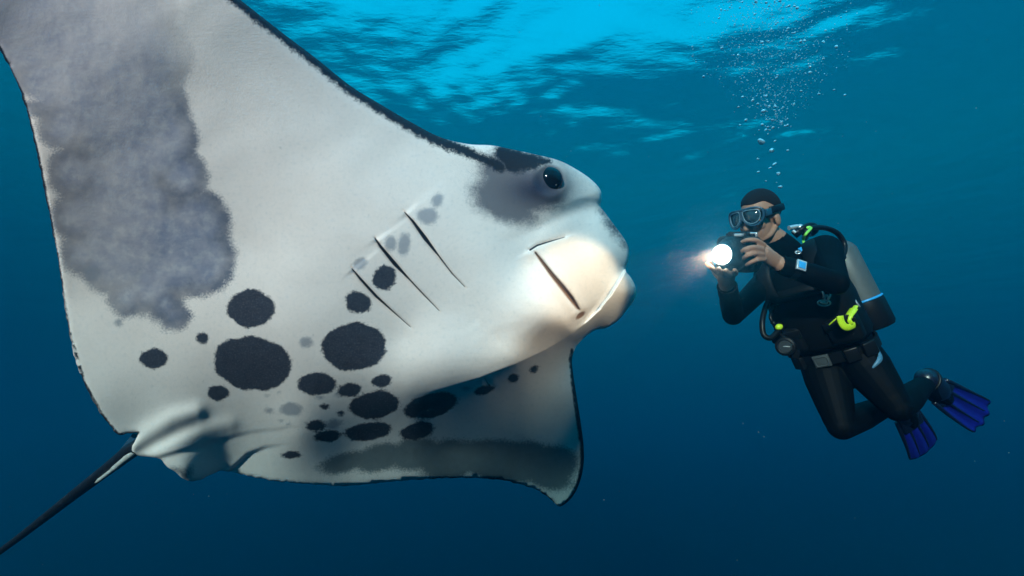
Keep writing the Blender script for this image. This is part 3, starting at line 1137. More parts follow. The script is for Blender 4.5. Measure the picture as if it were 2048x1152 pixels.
def build_diver():
    root = thing("person", "diver in black wetsuit kneeling in mid-water and aiming a lit camera at the ray", "diver", HIP)
    g = Geo()
    # torso
    loft(g, [(T(0, 0.0, -0.20), S_LEFT * 0.085, S_FWD * 0.075), (T(0, -0.005, -0.10), S_LEFT * 0.155, S_FWD * 0.110), (T(0, 0, 0.02), S_LEFT * 0.172, S_FWD * 0.118),
             (T(0, 0.005, 0.25), S_LEFT * 0.152, S_FWD * 0.105), (T(0, 0.01, 0.50), S_LEFT * 0.170, S_FWD * 0.122), (T(0, 0.01, 0.72), S_LEFT * 0.188, S_FWD * 0.130),
             (T(0, 0, 0.88), S_LEFT * 0.165, S_FWD * 0.105), (T(0, -0.005, 0.98), S_LEFT * 0.085, S_FWD * 0.075)], 32)
    # neck and head
    limb(g, [T(0, -0.01, 0.92), T(0, 0.01, 1.04), H(0, -0.03, -0.085)], [0.070, 0.060, 0.058])
    ellipsoid(g, H(0, -0.015, 0.035), [H_LEFT * 0.076, H_FWD * 0.098, H_UP * 0.092], 28, 18)
    ellipsoid(g, H(0, 0.030, -0.035), [H_LEFT * 0.062, H_FWD * 0.066, H_UP * 0.082], 28, 18)
    ellipsoid(g, H(0, 0.052, -0.088), [H_LEFT * 0.036, H_FWD * 0.034, H_UP * 0.026], 20, 12)      # chin
    limb(g, [H(0.058, -0.01, -0.05), H(0.046, 0.03, -0.082), H(0, 0.062, -0.095), H(-0.046, 0.03, -0.082), H(-0.058, -0.01, -0.05)], [0.014, 0.015, 0.015, 0.015, 0.014])
    limb(g, [H(0, 0.088, 0.012), H(0, 0.104, -0.018), H(0, 0.110, -0.032)], [0.010, 0.013, 0.014])   # nose
    for s in (-1, 1):
        ball(g, H(0.013 * s, 0.100, -0.036), 0.009)
        ellipsoid(g, H(0.077 * s, -0.012, -0.018), [H_LEFT * 0.009, H_FWD * 0.019, H_UP * 0.031], 14, 10)   # ears
        ellipsoid(g, H(0.036 * s, 0.072, 0.030), [H_LEFT * 0.030, H_FWD * 0.014, H_UP * 0.010], 14, 10)   # brows
        ellipsoid(g, H(0.040 * s, 0.066, -0.030), [H_LEFT * 0.022, H_FWD * 0.02, H_UP * 0.02], 14, 10)   # cheeks
    ellipsoid(g, H(0, 0.092, -0.058), [H_LEFT * 0.024, H_FWD * 0.010, H_UP * 0.0065], 14, 10)   # lips
    ellipsoid(g, H(0, 0.091, -0.069), [H_LEFT * 0.020, H_FWD * 0.010, H_UP * 0.007], 14, 10)
    # arms
    limb(g, [T(0.13, 0, 0.86), SH_L, 0.5 * (SH_L + EL_L), EL_L], [0.072, 0.078, 0.060, 0.050])
    limb(g, [EL_L, 0.55 * EL_L + 0.45 * WR_L, WR_L], [0.047, 0.046, 0.034])
    limb(g, [T(-0.13, 0, 0.86), SH_R, 0.5 * (SH_R + EL_R), EL_R], [0.070, 0.066, 0.055, 0.046])
    limb(g, [EL_R, 0.55 * EL_R + 0.45 * WR_R, WR_R], [0.047, 0.046, 0.034])
    # legs
    limb(g, [HIP_L, 0.6 * HIP_L + 0.4 * KN_L, 0.15 * HIP_L + 0.85 * KN_L, KN_L], [0.104, 0.100, 0.070, 0.060])
    limb(g, [KN_L, 0.65 * KN_L + 0.35 * AN_L, AN_L], [0.060, 0.062, 0.042])
    limb(g, [HIP_R, 0.6 * HIP_R + 0.4 * KN_R, 0.15 * HIP_R + 0.85 * KN_R, KN_R], [0.104, 0.098, 0.070, 0.060])
    limb(g, [KN_R, 0.65 * KN_R + 0.35 * AN_R, AN_R], [0.060, 0.062, 0.042])
    # feet
    limb(g, [AN_L, P(1872, 786, 2.66), P(1892, 798, 2.72)], [0.044, 0.044, 0.034])
    limb(g, [AN_R, P(1814, 828, 2.70), P(1822, 846, 2.76)], [0.044, 0.044, 0.034])

    # left hand: palm wraps the back of the housing, fingers reach round its near side
    hand_pts = []
    W = WR_L
    palm = [WR_L + V(0.004, 0.0, 0.0), P(1545, 519, 2.085), P(1526, 508, 2.055)]
    limb(g, palm, [0.028, 0.034, 0.030], flat=(1.0, 0.62), up=V(0.3, 1, 0))
    fing = [
        ([P(1527, 490, 2.045), P(1512, 481, 2.025), P(1496, 480, 2.025), P(1484, 484, 2.045)], [0.0115, 0.0108, 0.0098, 0.0085]),
        ([P(1524, 499, 2.035), P(1508, 495, 2.010), P(1492, 498, 2.008), P(1482, 504, 2.030)], [0.0118, 0.0112, 0.0100, 0.0088]),
        ([P(1524, 509, 2.035), P(1508, 507, 2.010), P(1495, 511, 2.008), P(1487, 517, 2.030)], [0.0116, 0.0108, 0.0098, 0.0085]),
        ([P(1527, 519, 2.045), P(1513, 520, 2.020), P(1501, 525, 2.020), P(1493, 530, 2.040)], [0.0110, 0.0098, 0.0088, 0.0078]),
        ([P(1540, 506, 2.08), P(1526, 492, 2.10), P(1508, 483, 2.14), P(1496, 478, 2.17)], [0.017, 0.0135, 0.0115, 0.010]),   # thumb, behind
    ]
    for p, r in fing:
        limb(g, p, r, 14)
        hand_pts += [np.array(a) for a in p]
    hand_pts += [P(1545, 519, 2.085), P(1526, 508, 2.055)]
    # right hand: cupped under the housing
    palm = [WR_R, P(1452, 556, 2.14), P(1456, 546, 2.105)]
    limb(g, palm, [0.030, 0.036, 0.034], flat=(1.0, 0.66), up=V(1, 0, 0.3))
    hand_r = [P(1452, 556, 2.14), P(1456, 546, 2.105)]
    for p, r in [
        ([P(1441, 549, 2.10), P(1431, 541, 2.075), P(1422, 535, 2.05), P(1414, 528, 2.06)], [0.0118, 0.011, 0.010, 0.0088]),
        ([P(1449, 551, 2.075), P(1444, 546, 2.045), P(1437, 538, 2.02), P(1432, 529, 2.03)][:3], [0.0118, 0.011, 0.0098]),
        ([P(1459, 551, 2.065), P(1457, 547, 2.035), P(1452, 541, 2.012)], [0.0116, 0.0108, 0.0095]),
        ([P(1470, 548, 2.07), P(1472, 545, 2.045), P(1469, 540, 2.022)], [0.0108, 0.0098, 0.0085]),
        ([P(1446, 558, 2.16), P(1434, 550, 2.19), P(1426, 538, 2.21), P(1422, 528, 2.215)], [0.016, 0.013, 0.011, 0.0095]),
    ]:
        limb(g, p, r, 14)
        hand_r += [np.array(a) for a in p]

    me = voxel_union(g, 0.0042, 3, "body")
    nv = len(me.vertices)
    co = np.zeros(nv * 3); me.vertices.foreach_get("co", co); co = co.reshape(-1, 3)
    # where skin shows
    hd = (co - HEAD)
    hl, hf, hu = hd @ H_LEFT, hd @ H_FWD, hd @ H_UP
    head = (hu > -0.125 - 0.2 * hf * 0 + 0.35 * (0.02 - hf) * (hf < 0.02)) & (np.linalg.norm(hd, axis=1) < 0.17)
    skin = head.copy()
    for pts_, wr, el in ((hand_pts, WR_L, EL_L), (hand_r, WR_R, EL_R)):
        dmin = np.full(nv, 9.0)
        for p in pts_:
            dmin = np.minimum(dmin, np.linalg.norm(co - p, axis=1))
        ax = unit(np.mean(pts_, axis=0) - wr)
        along = (co - wr) @ ax
        skin |= (dmin < 0.062) & (along > 0.010)
    lips = head & (hf > 0.07) & (np.abs(hl) < 0.023) & (np.abs(hu + 0.0635) < 0.0125)
    base = origin_of(root)
    me.vertices.foreach_set("co", (co - base).ravel())
    me.name = "body"
    me.materials.clear()
    me.materials.append(M_SUIT); me.materials.append(M_SKIN); me.materials.append(M_LIPS)
    lv = np.zeros(len(me.loops), np.int32); me.loops.foreach_get("vertex_index", lv)
    ls = np.zeros(len(me.polygons), np.int32); me.polygons.foreach_get("loop_start", ls)
    mi = skin[lv[ls]].astype(np.int32)
    mi[lips[lv[ls]]] = 2
    me.polygons.foreach_set("material_index", mi)
    me.polygons.foreach_set("use_smooth", [True] * len(me.polygons))
    body = bpy.data.objects.new("body", me)
    link(body, root)
    # hair: close cap over the skull
    g = Geo()
    seg, rings = 48, 20
    verts = []; faces = []
    for shell in (0.0075, -0.003):
        for r in range(rings + 1):
            for k in range(seg):
                a = 2 * math.pi * k / seg
                ca, sa = math.cos(a), math.sin(a)   # ca along forward
                # hairline: high on the brow, low behind
                lim = math.radians(66 if ca > 0.55 else 66 + (0.55 - ca) / 1.55 * 52) + 0.03 * math.sin(5 * a)
                th = lim * r / rings
                off = shell * min(1.0, (1.02 - r / rings) * 4 + 0.25)
                p = H(0, -0.015, 0.035) + H_FWD * (0.098 + off) * math.sin(th) * ca + H_LEFT * (0.076 + off) * math.sin(th) * sa + H_UP * (0.092 + off + (0.004 if shell > 0 else 0)) * math.cos(th)
                verts.append(p)
    n1 = (rings + 1) * seg
    for s_ in (0, n1):
        for r in range(rings):
            for k in range(seg):
                k2 = (k + 1) % seg
                faces.append((s_ + r * seg + k, s_ + (r + 1) * seg + k, s_ + (r + 1) * seg + k2, s_ + r * seg + k2))
    for k in range(seg):
        k2 = (k + 1) % seg
        faces.append((rings * seg + k, n1 + rings * seg + k, n1 + rings * seg + k2, rings * seg + k2))
    g.add(verts, faces)
    g.build("hair", M_HAIR, root)
    # pale print on the thigh
    g = Geo()
    pts = catmull([P(1753, 691, 2.245), P(1757, 703, 2.232), P(1760, 713, 2.224), P(1757, 722, 2.212), P(1750, 730, 2.200), P(1745, 736, 2.196)], 6)
    # project the print on to the leg
    bvh_pts = []
    from mathutils.bvhtree import BVHTree
    dg_mesh = [tuple(v) for v in co]
    polys = [tuple(p.vertices) for p in me.polygons]
    bvh = BVHTree.FromPolygons(dg_mesh, polys)
    build_diver.bvh = bvh
    hit = []
    for p in pts:
        q, nrm, _, _ = bvh.ray_cast(Vector((0, 0, 0)), Vector(unit(p)))
        if q is not None:
            hit.append((np.array(q), np.array(nrm)))
    if len(hit) > 4:
        H_ = np.array([h[0] for h in hit]); N_ = np.array([h[1] for h in hit])
        m_ = len(H_)
        w = np.interp(np.linspace(0, 1, m_), [0, 0.15, 0.5, 0.85, 1], [0.001, 0.004, 0.011, 0.006, 0.003])
        tn = np.gradient(H_, axis=0)
        vs = []; fs = []
        for i in range(m_):
            s_ = unit(np.cross(N_[i], tn[i]))
            for lift in (0.0035, 0.001):
                vs.append(H_[i] + s_ * w[i] + N_[i] * lift); vs.append(H_[i] - s_ * w[i] + N_[i] * lift)
        for i in range(m_ - 1):
            a, b = i * 4, (i + 1) * 4
            fs += [(a, a + 1, b + 1, b), (a + 2, b + 2, b + 3, a + 3), (a, b, b + 2, a + 2), (a + 1, a + 3, b + 3, b + 1)]
        g.add(vs, fs)
        g.build("thigh_print", M_STRIPE, root)
    # collar and cuffs
    for (a, b, r0) in ((WR_L, EL_L, 0.0375), (WR_R, EL_R, 0.0385)):
        ax = unit(b - a)
        u = unit(np.cross(ax, [0.2, 0.4, 0.9])); w = np.cross(ax, u)
        g = Geo(); ring(g, a + ax * 0.004, u * (r0 - 0.001), w * (r0 - 0.001), 0.0045)
        tube(g, [a + ax * 0.004, a + ax * 0.035, a + ax * 0.06], [r0, r0 + 0.003, r0 + 0.004], 24, cap=False)
        g.build("cuff", M_SUIT, root)
    return root


DIVER = build_diver()
BVH = build_diver.bvh


def on_body(px, py, lift=0.004):
    """point of the diver's surface met by a line of sight, and its normal"""
    d = unit(P(px, py, 1.0))
    q, n, _, _ = BVH.ray_cast(Vector((0, 0, 0)), Vector(d))
    if q is None:
        return P(px, py, 2.4), -d
    return np.array(q) + np.array(n) * lift, np.array(n)


# ------------------------------------------------------------------ mask
def build_mask():
    root = thing("diving_mask", "blue-grey diving mask with two dark panes strapped over the diver's eyes", "mask", H(0, 0.1, 0.02))

    def pane_path(s, grow=0.0, n=40):
        """outline of one pane, bent round the face"""
        cs = np.array([(0.010, 0.026), (0.050, 0.027), (0.074, 0.018), (0.076, -0.010), (0.062, -0.031), (0.040, -0.034), (0.020, -0.022), (0.010, -0.004)])
        ctr = cs.mean(0)
        cs = cs + (cs - ctr) / np.linalg.norm(cs - ctr, axis=1)[:, None] * grow
        c = catmull(cs, 6, True)
        out = []
        for x, y in c:
            x *= s
            out.append(H(x, 0.126 - 4.2 * x * x - 0.06 * y, 0.020 + y))
        return np.array(out)

    def loop_tube(g, path, r, seg=8):
        n = len(path); c = path.mean(0)
        verts = []; faces = []
        for i in range(n):
            t = unit(path[(i + 1) % n] - path[i - 1]); o = unit((path[i] - c) - t * np.dot(path[i] - c, t)); w = np.cross(t, o)
            for k in range(seg):
                a = 2 * math.pi * k / seg
                verts.append(path[i] + r * (math.cos(a) * o + math.sin(a) * w))
        for i in range(n):
            for k in range(seg):
                i2, k2 = (i + 1) % n, (k + 1) % seg
                faces.append((i * seg + k, i * seg + k2, i2 * seg + k2, i2 * seg + k))
        g.add(verts, faces)

    # outer frame
    cs = np.array([(-0.082, 0.022), (-0.055, 0.034), (0.0, 0.033), (0.055, 0.034), (0.082, 0.022), (0.085, -0.012), (0.068, -0.038), (0.040, -0.043), (0.018, -0.028), (0, -0.010), (-0.018, -0.028), (-0.040, -0.043), (-0.068, -0.038), (-0.085, -0.012)])
    c = catmull(cs, 5, True)
    path = np.array([H(x, 0.126 - 4.2 * x * x - 0.06 * y, 0.020 + y) for x, y in c])
    g = Geo(); loop_tube(g, path, 0.0056)
    rbox(g, H(0, 0.124, 0.024), [H_LEFT * 0.008, H_FWD * 0.006, H_UP * 0.022], 0.4)
    fr = g.build("frame", M_MASKFRAME, root)
    for s in (-1, 1):
        p = pane_path(s, -0.001)
        g = Geo(); loop_tube(g, p + H_FWD * 0.003, 0.0021)
        g.build("pane_rim", M_MASKTRIM, fr)
        ctr = p.mean(0) + H_FWD * 0.001
        g = Geo()
        n = len(p)
        g.add(list(p) + [ctr] + list(p - H_FWD * 0.003) + [ctr - H_FWD * 0.003],
              [(i, (i + 1) % n, n) for i in range(n)] + [(n + 1 + (i + 1) % n, n + 1 + i, 2 * n + 1) for i in range(n)]
              + [(i, n + 1 + i, n + 1 + (i + 1) % n, (i + 1) % n) for i in range(n)])
        g.build("pane", M_GLASS, root)
    # soft skirt against the face
    inner = np.array([H(x * 0.84, 0.084 - 4.6 * x * x - 0.02 * y, 0.020 + y * 0.8) for x, y in c])
    n = len(path)
    mid = 0.5 * (path + inner) + (path - path.mean(0)) * 0.03
    g = Geo()
    g.add(list(path) + list(mid) + list(inner), [(i, (i + 1) % n, n + (i + 1) % n, n + i) for i in range(n)] + [(n + i, n + (i + 1) % n, 2 * n + (i + 1) % n, 2 * n + i) for i in range(n)])
    g.build("skirt", M_RUBBER, root)
    # strap round the back of the head
    pts = []
    for k in range(33):
        a = math.radians(-118 + 236 * k / 32)
        pts.append(H(-math.sin(a) * 0.092, -0.012 - math.cos(a) * 0.114 * -1 * -1, 0.030 + 0.004 * math.cos(a)))
    pts = np.array(pts)
    g = Geo(); tube(g, pts, 0.016, 10, (1.0, 0.22), up=H_UP)
    st = g.build("strap", M_RUBBER, root)
    for s in (-1, 1):
        g = Geo(); rbox(g, H(0.090 * s, 0.066, 0.022), [H_LEFT * 0.006, H_FWD * 0.020, H_UP * 0.015], 0.5)
        g.build("buckle", M_MASKFRAME, root)


build_mask()


# ------------------------------------------------------------------ camera with its lit lamp
def CC(l, f, u):
    return CAM_C + C_LEFT * l + C_FWD * f + C_UP * u


def build_camera():
    root = thing("underwater_camera", "black underwater camera with a glaring round lamp in the diver's hands", "camera", CAM_C)
    g = Geo()
    rbox(g, CC(0, -0.012, 0.0), [C_LEFT * 0.078, C_FWD * 0.055, C_UP * 0.074], 0.45)
    rbox(g, CC(0.0, -0.015, 0.072), [C_LEFT * 0.040, C_FWD * 0.034, C_UP * 0.020], 0.5)
    g.build("housing", M_HOUSING, root)
    # barrel that carries the lamp
    fr = [(0.015, 0.072), (0.045, 0.071), (0.070, 0.063), (0.075, 0.058), (0.10, 0.052), (0.118, 0.045), (0.13, 0.043)]
    lc = CC(0, 0, 0)
    g = Geo()
    prof = fr + [(0.132, 0.039), (0.126, 0.037)]
    seg = 40
    vs = []; fs = []
    for (f, r) in prof:
        for k in range(seg):
            a = 2 * math.pi * k / seg
            rr = r * (1 + (0.012 * (k % 2) if 0.02 < f < 0.08 else 0))
            vs.append(CC(rr * math.cos(a), f, rr * math.sin(a)))
    for i in range(len(prof) - 1):
        for k in range(seg):
            k2 = (k + 1) % seg
            fs.append((i * seg + k, i * seg + k2, (i + 1) * seg + k2, (i + 1) * seg + k))
    g.add(vs, fs)
    bar = g.build("lamp_barrel", M_HOUSING, root, smooth="auto")
    g = Geo(); ring(g, CC(0, 0.131, 0), C_LEFT * 0.0405, C_UP * 0.0405, 0.003, 48)
    g.build("bezel", M_STEEL, bar)
    # lamp glass
    g = Geo()
    vs = []; fs = []
    for i, (rr, f) in enumerate(((0.036, 0.124), (0.028, 0.129), (0.016, 0.132), (0.004, 0.133))):
        for k in range(seg):
            a = 2 * math.pi * k / seg
            vs.append(CC(rr * math.cos(a), f, rr * math.sin(a)))
    for i in range(3):
        for k in range(seg):
            k2 = (k + 1) % seg
            fs.append((i * seg + k, i * seg + k2, (i + 1) * seg + k2, (i + 1) * seg + k))
    fs.append(tuple(3 * seg + k for k in range(seg)))
    g.add(vs, fs)
    g.build("lamp_glass", lamp_mat(), root)
    g = Geo(); rbox(g, CC(0.02, 0.035, 0.078), [C_LEFT * 0.016, C_FWD * 0.012, C_UP * 0.006], 0.5)
    g.build("shutter_button", M_STEEL, root)
    g = Geo(); rbox(g, CC(0.045, -0.030, 0.080), [C_LEFT * 0.020, C_FWD * 0.007, C_UP * 0.010], 0.5)
    g.build("shutter_lever", M_STEEL, root)
    for dx in (-0.05, 0.05):
        g = Geo(); tube(g, [CC(dx, -0.02, 0.070), CC(dx, -0.02, 0.084)], [0.011, 0.010], 16)
        g.build("knob", M_RUBBER, root)
    g = Geo(); rbox(g, CC(0.074, -0.022, 0.0), [C_LEFT * 0.010, C_FWD * 0.026, C_UP * 0.046], 0.6)
    g.build("grip", M_RUBBER, root)
    # the light it throws
    ld = bpy.data.lights.new("lamp_light", "SPOT")
    ld.energy = LAMP_W
    ld.color = (1.0, 0.57, 0.36)
    ld.spot_size = math.radians(65)
    ld.spot_blend = 0.3
    ld.shadow_soft_size = 0.03
    lo = bpy.data.objects.new("lamp_light", ld)
    link(lo, root)
    pos = CC(0, 0.195, 0)
    aim = pos + BEAM
    lo.location = tuple(pos - origin_of(root))
    lo.rotation_euler = Vector(aim - pos).to_track_quat("-Z", "Y").to_euler()


LAMP_W = 19.0
BEAM = unit(V(-0.69, -0.345, -0.64))
build_camera()


# ------------------------------------------------------------------ what the diver carries
def hose(name, label, cat, pts, r, mat, group=None, ends=True):
    c = catmull(pts, 10)
    g = Geo(); tube(g, c, r, 12)
    if ends:
        for a, b in ((c[0], c[3]), (c[-1], c[-4])):
            tube(g, [a, a + unit(b - a) * 0.035], r * 1.5, 12)
    mid = pts[len(pts) // 2]
    o = g.build(name, mat, None, loc=mid)
    tag(o, label, cat, group)
    return o


def build_gear():
    # air tank on the back
    top, bot = P(1668, 490, 2.56), P(1740, 632, 2.50)
    ax = unit(bot - top)
    u = unit(np.cross(ax, [0.1, 0.9, 0.3])); w = np.cross(ax, u)
    root = thing("scuba_tank", "bare metal air tank with black boot on the diver's back", "tank", bot)
    Lt = np.linalg.norm(bot - top)
    g = Geo()
    R = 0.083
    prof = [(-0.02, 0.02), (-0.01, 0.035), (0.0, 0.055), (0.02, 0.072), (0.045, R), (Lt * 0.5, R), (Lt - 0.06, R)]
    tube(g, [top + ax * a for a, _ in prof], [r for _, r in prof], 40)
    g.build("cylinder", M_TANK, root, smooth="auto")
    g = Geo()
    prof = [(Lt - 0.075, R + 0.006), (Lt - 0.06, R + 0.008), (Lt + 0.045, R + 0.007), (Lt + 0.06, R), (Lt + 0.066, R - 0.02)]
    tube(g, [top + ax * a for a, _ in prof], [r for _, r in prof], 40)
    boot = g.build("boot", M_RUBBER, root, smooth="auto")
    g = Geo(); ring(g, top + ax * (Lt - 0.082), u * (R + 0.002), w * (R + 0.002), 0.006)
    g.build("boot_trim", M_BLUEPL, root)
    # valve and first stage behind the neck
    vr = thing("regulator", "chromed regulator first stage glinting behind the diver's neck", "regulator", P(1612, 462, 2.50))
    g = Geo()
    tube(g, [P(1602, 458, 2.50), P(1622, 466, 2.52)], 0.020, 20)
    tube(g, [P(1612, 462, 2.51), P(1610, 476, 2.56)], 0.016, 16)
    ball(g, P(1600, 456, 2.495), 0.019)
    g.build("first_stage", M_STEEL, vr, smooth="auto")
    g = Geo(); tube(g, [P(1578, 456, 2.46), P(1594, 453, 2.47)], 0.011, 14)
    g.build("inflator_end", M_STEEL, vr, smooth="auto")
    g = Geo(); tube(g, [P(1586, 462, 2.44), P(1592, 466, 2.43)], 0.008, 14)
    g.build("port_plug", M_STEEL, vr, smooth="auto")

    # buoyancy vest
    root = thing("buoyancy_vest", "black buoyancy vest with shoulder straps, pockets and steel rings on the diver's torso", "vest", HIP)
    g = Geo()
    loft(g, [(T(0, 0.0, 0.10), S_LEFT * 0.176, S_FWD * 0.135), (T(0, 0.0, 0.14), S_LEFT * 0.186, S_FWD * 0.145), (T(0, 0.005, 0.28), S_LEFT * 0.182, S_FWD * 0.150), (T(0, 0.01, 0.50), S_LEFT * 0.186, S_FWD * 0.152),
             (T(0, 0.01, 0.66), S_LEFT * 0.176, S_FWD * 0.146), (T(0, 0.01, 0.74), S_LEFT * 0.150, S_FWD * 0.135)], 48)
    g.build("panel", M_VEST, root)
    for s in (-1, 1):
        g = Geo()
        pts = catmull([T(0.105 * s, 0.135, 0.62), T(0.112 * s, 0.140, 0.78), T(0.108 * s, 0.110, 0.95), T(0.095 * s, 0.02, 1.05), T(0.09 * s, -0.09, 0.98), T(0.08 * s, -0.14, 0.75)], 8)
        tube(g, pts, 0.034, 14, (1.0, 0.28), up=S_LEFT)
        g.build("shoulder_strap", M_VEST, root)
        g = Geo()
        rbox(g, T(0.115 * s, 0.125, 0.26), [S_LEFT * 0.068, S_FWD * 0.040, S_UP * 0.062], 0.6)
        pk = g.build("pocket", M_VEST, root)
        g = Geo(); rbox(g, T(0.115 * s, 0.163, 0.325), [S_LEFT * 0.066, S_FWD * 0.006, S_UP * 0.018], 0.6)
        g.build("pocket_flap", M_RUBBER, pk)
    g = Geo(); tube(g, catmull([T(-0.10, 0.145, 0.66), T(0, 0.168, 0.665), T(0.10, 0.145, 0.66)], 8), 0.015, 10, (1, 0.25), up=S_UP)
    g.build("chest_strap", M_RUBBER, root)
    # steel rings and small metal fittings, where they shine
    for (px, py, a, b) in ((1647, 605, 0.024, 0.013), (1651, 598, 0.006, 0.02)):
        c, n = on_vest(px, py)
        u_ = unit(V(1, 0.05, 0) - n * np.dot(V(1, 0.05, 0), n)); w_ = np.cross(n, u_)
        g = Geo(); ring(g, c + n * 0.012, u_ * a, w_ * b, 0.0042, 32, 8)
        g.build("steel_ring", M_STEEL, root)
    c, n = on_vest(1647, 604)
    g = Geo(); ellipsoid(g, c + n * 0.012, [V(0.017, 0, 0), V(0, 0.009, 0), V(0, 0, 0.005)], 18, 10)
    g.build("steel_tag", M_STEEL, root)
    for (x0, y0, x1, y1) in ((1645, 582, 1647, 596), (1661, 586, 1656, 600)):
        c, n = on_vest((x0 + x1) / 2, (y0 + y1) / 2)
        p0 = P(x0, y0, np.dot(c, -AZ) - 0.014); p1 = P(x1, y1, np.dot(c, -AZ) - 0.014)
        g = Geo(); tube(g, [p0, 0.5 * (p0 + p1) + V(0.003, 0, 0), p1], 0.0045, 10)
        g.build("bolt_snap", M_STEEL, root)


def on_vest(px, py):
    """place on the front of the vest met by a line of sight"""
    d = unit(P(px, py, 1.0))
    best = None
    for t in np.linspace(1.9, 3.3, 1400):
        q = d * t - HIP
        l, f, u = q @ S_LEFT, q @ S_FWD, (q @ S_UP) / S_LEN
        if 0.08 < u < 0.78 and (l / 0.184) ** 2 + ((f - 0.005) / 0.149) ** 2 < 1.0:
            n = unit(S_LEFT * l / 0.184 ** 2 + S_FWD * f / 0.149 ** 2)
            return d * t, n
    return on_body(px, py)


build_gear()


def build_small_gear():
    # belt with its buckle
    root = thing("weight_belt", "black weight belt with a square grey buckle round the diver's hips", "belt", T(0, 0, 0.02))
    pts = []
    g = Geo()
    n = 48
    vs = []; fs = []
    for k in range(n):
        a = 2 * math.pi * k / n
        for (du, o) in ((-0.055, 0.006), (-0.055, 0.014), (0.055, 0.014), (0.055, 0.006)):
            vs.append(T((0.176 + o) * math.cos(a), (0.122 + o) * math.sin(a), 0.015 + du * 0.9))
    for k in range(n):
        k2 = (k + 1) % n
        for j in range(4):
            j2 = (j + 1) % 4
            fs.append((k * 4 + j, k * 4 + j2, k2 * 4 + j2, k2 * 4 + j))
    g.add(vs, fs)
    g.build("webbing", M_RUBBER, root, smooth="auto")
    a = math.radians(97)
    c = T(0.190 * math.cos(a), 0.140 * math.sin(a), 0.015)
    g = Geo(); rbox(g, c, [S_LEFT * 0.034, S_FWD * 0.007, S_UP * 0.028], 0.4)
    bk = g.build("buckle", M_GREYTAG, root)
    g = Geo(); ring(g, c + S_FWD * 0.007, S_LEFT * 0.027, S_UP * 0.021, 0.003, 32, 6, 0.4)
    g.build("buckle_rim", M_GREYTAG, bk)
    for deg in (60, 132, 35):
        a = math.radians(deg)
        nrm = unit(S_LEFT * math.cos(a) / 0.19 + S_FWD * math.sin(a) / 0.135); tg = unit(np.cross(S_UP, nrm))
        g = Geo(); rbox(g, T(0.196 * math.cos(a), 0.140 * math.sin(a), 0.012), [tg * 0.030, nrm * 0.014, S_UP * 0.032], 0.5)
        g.build("lead_weight", M_RUBBER, root)

    # wrist watch
    ax = unit(EL_L - WR_L)
    c = WR_L + ax * 0.062
    u = unit(V(0, 0.35, 1) - ax * np.dot(V(0, 0.35, 1), ax)); w = np.cross(ax, u)
    root = thing("dive_watch", "square dive watch with a bright blue face on the diver's wrist", "watch", c)
    g = Geo(); tube(g, [c - ax * 0.013, c + ax * 0.013], 0.0425, 28, cap=False)
    g.build("strap", M_RUBBER, root)
    g = Geo(); rbox(g, c + u * 0.044, [ax * 0.020, u * 0.006, w * 0.022], 0.4)
    cs = g.build("case", M_STEEL, root)
    g = Geo(); rbox(g, c + u * 0.0505, [ax * 0.014, u * 0.002, w * 0.014], 0.3)
    g.build("face", M_BLUEPL, cs)

    # inflator with blue button on the chest
    c, n = on_body(1607, 508, 0.02)
    root = thing("inflator_valve", "inflator valve with square blue button on the diver's chest", "valve", c)
    e1 = unit(V(1, 0.25, 0) - n * np.dot(V(1, 0.25, 0), n)); e2 = np.cross(n, e1)
    g = Geo(); rbox(g, c, [e1 * 0.016, e2 * 0.016, n * 0.012], 0.4)
    g.build("button", M_BLUEPL, root)
    g = Geo(); ring(g, c - e1 * 0.024, e1 * 0.009, e2 * 0.012, 0.0035, 24, 8)
    g.build("chrome_ring", M_STEEL, root)
    g = Geo(); tube(g, [c - n * 0.016 - e2 * 0.02, c - n * 0.012 + e2 * 0.03], 0.014, 14)
    g.build("valve_body", M_RUBBER, root)

    # hoses
    p1, _ = on_body(1604, 500, 0.016); p2, _ = on_body(1607, 480, 0.016)
    hose("inflator_hose", "thin neon green hose running over the diver's shoulder", "hose",
         [p1, p2, P(1612, 468, 2.36), P(1622, 456, 2.40), P(1606, 458, 2.44)], 0.0062, M_GREEN)
    hose("regulator_hose", "black hose arching from the diver's neck over the air tank", "hose",
         [P(1606, 470, 2.44), P(1624, 456, 2.42), P(1650, 456, 2.46), P(1674, 466, 2.48), P(1688, 486, 2.48), P(1688, 506, 2.46), P(1678, 522, 2.44)], 0.0125, M_RUBBER)
    hose("shoulder_hose", "short thick black hose lying behind the diver's neck", "hose",
         [P(1588, 470, 2.45), P(1604, 458, 2.43), P(1620, 450, 2.44), P(1632, 455, 2.47), P(1622, 466, 2.52)], 0.013, M_RUBBER)
    hose("gauge_hose", "black hose looping down beside the diver's waist", "hose",
         [P(1550, 590, 2.44), P(1534, 608, 2.40), P(1525, 640, 2.36), P(1527, 668, 2.34), P(1540, 676, 2.33), P(1554, 664, 2.34), P(1562, 650, 2.36)], 0.0125, M_RUBBER)
    hose("console_hose", "thin black hose hanging from the vest to the gauge", "hose",
         [P(1548, 612, 2.40), P(1541, 632, 2.37), P(1546, 646, 2.36), P(1560, 668, 2.35), P(1576, 684, 2.34)], 0.008, M_RUBBER)

    # spare mouthpiece in yellow, at the waist
    root = thing("spare_regulator", "small yellow spare mouthpiece tucked at the front of the diver's waist", "regulator", P(1558, 653, 2.34))
    g = Geo(); ellipsoid(g, P(1558, 654, 2.335), [V(0.017, 0.004, 0), V(-0.003, 0.014, 0), V(0, 0, 0.014)], 18, 12)
    g.build("cover", M_YELLOW, root)
    g = Geo(); tube(g, [P(1552, 650, 2.34), P(1543, 643, 2.35)], 0.010, 12)
    g.build("mouthpiece", M_RUBBER, root)

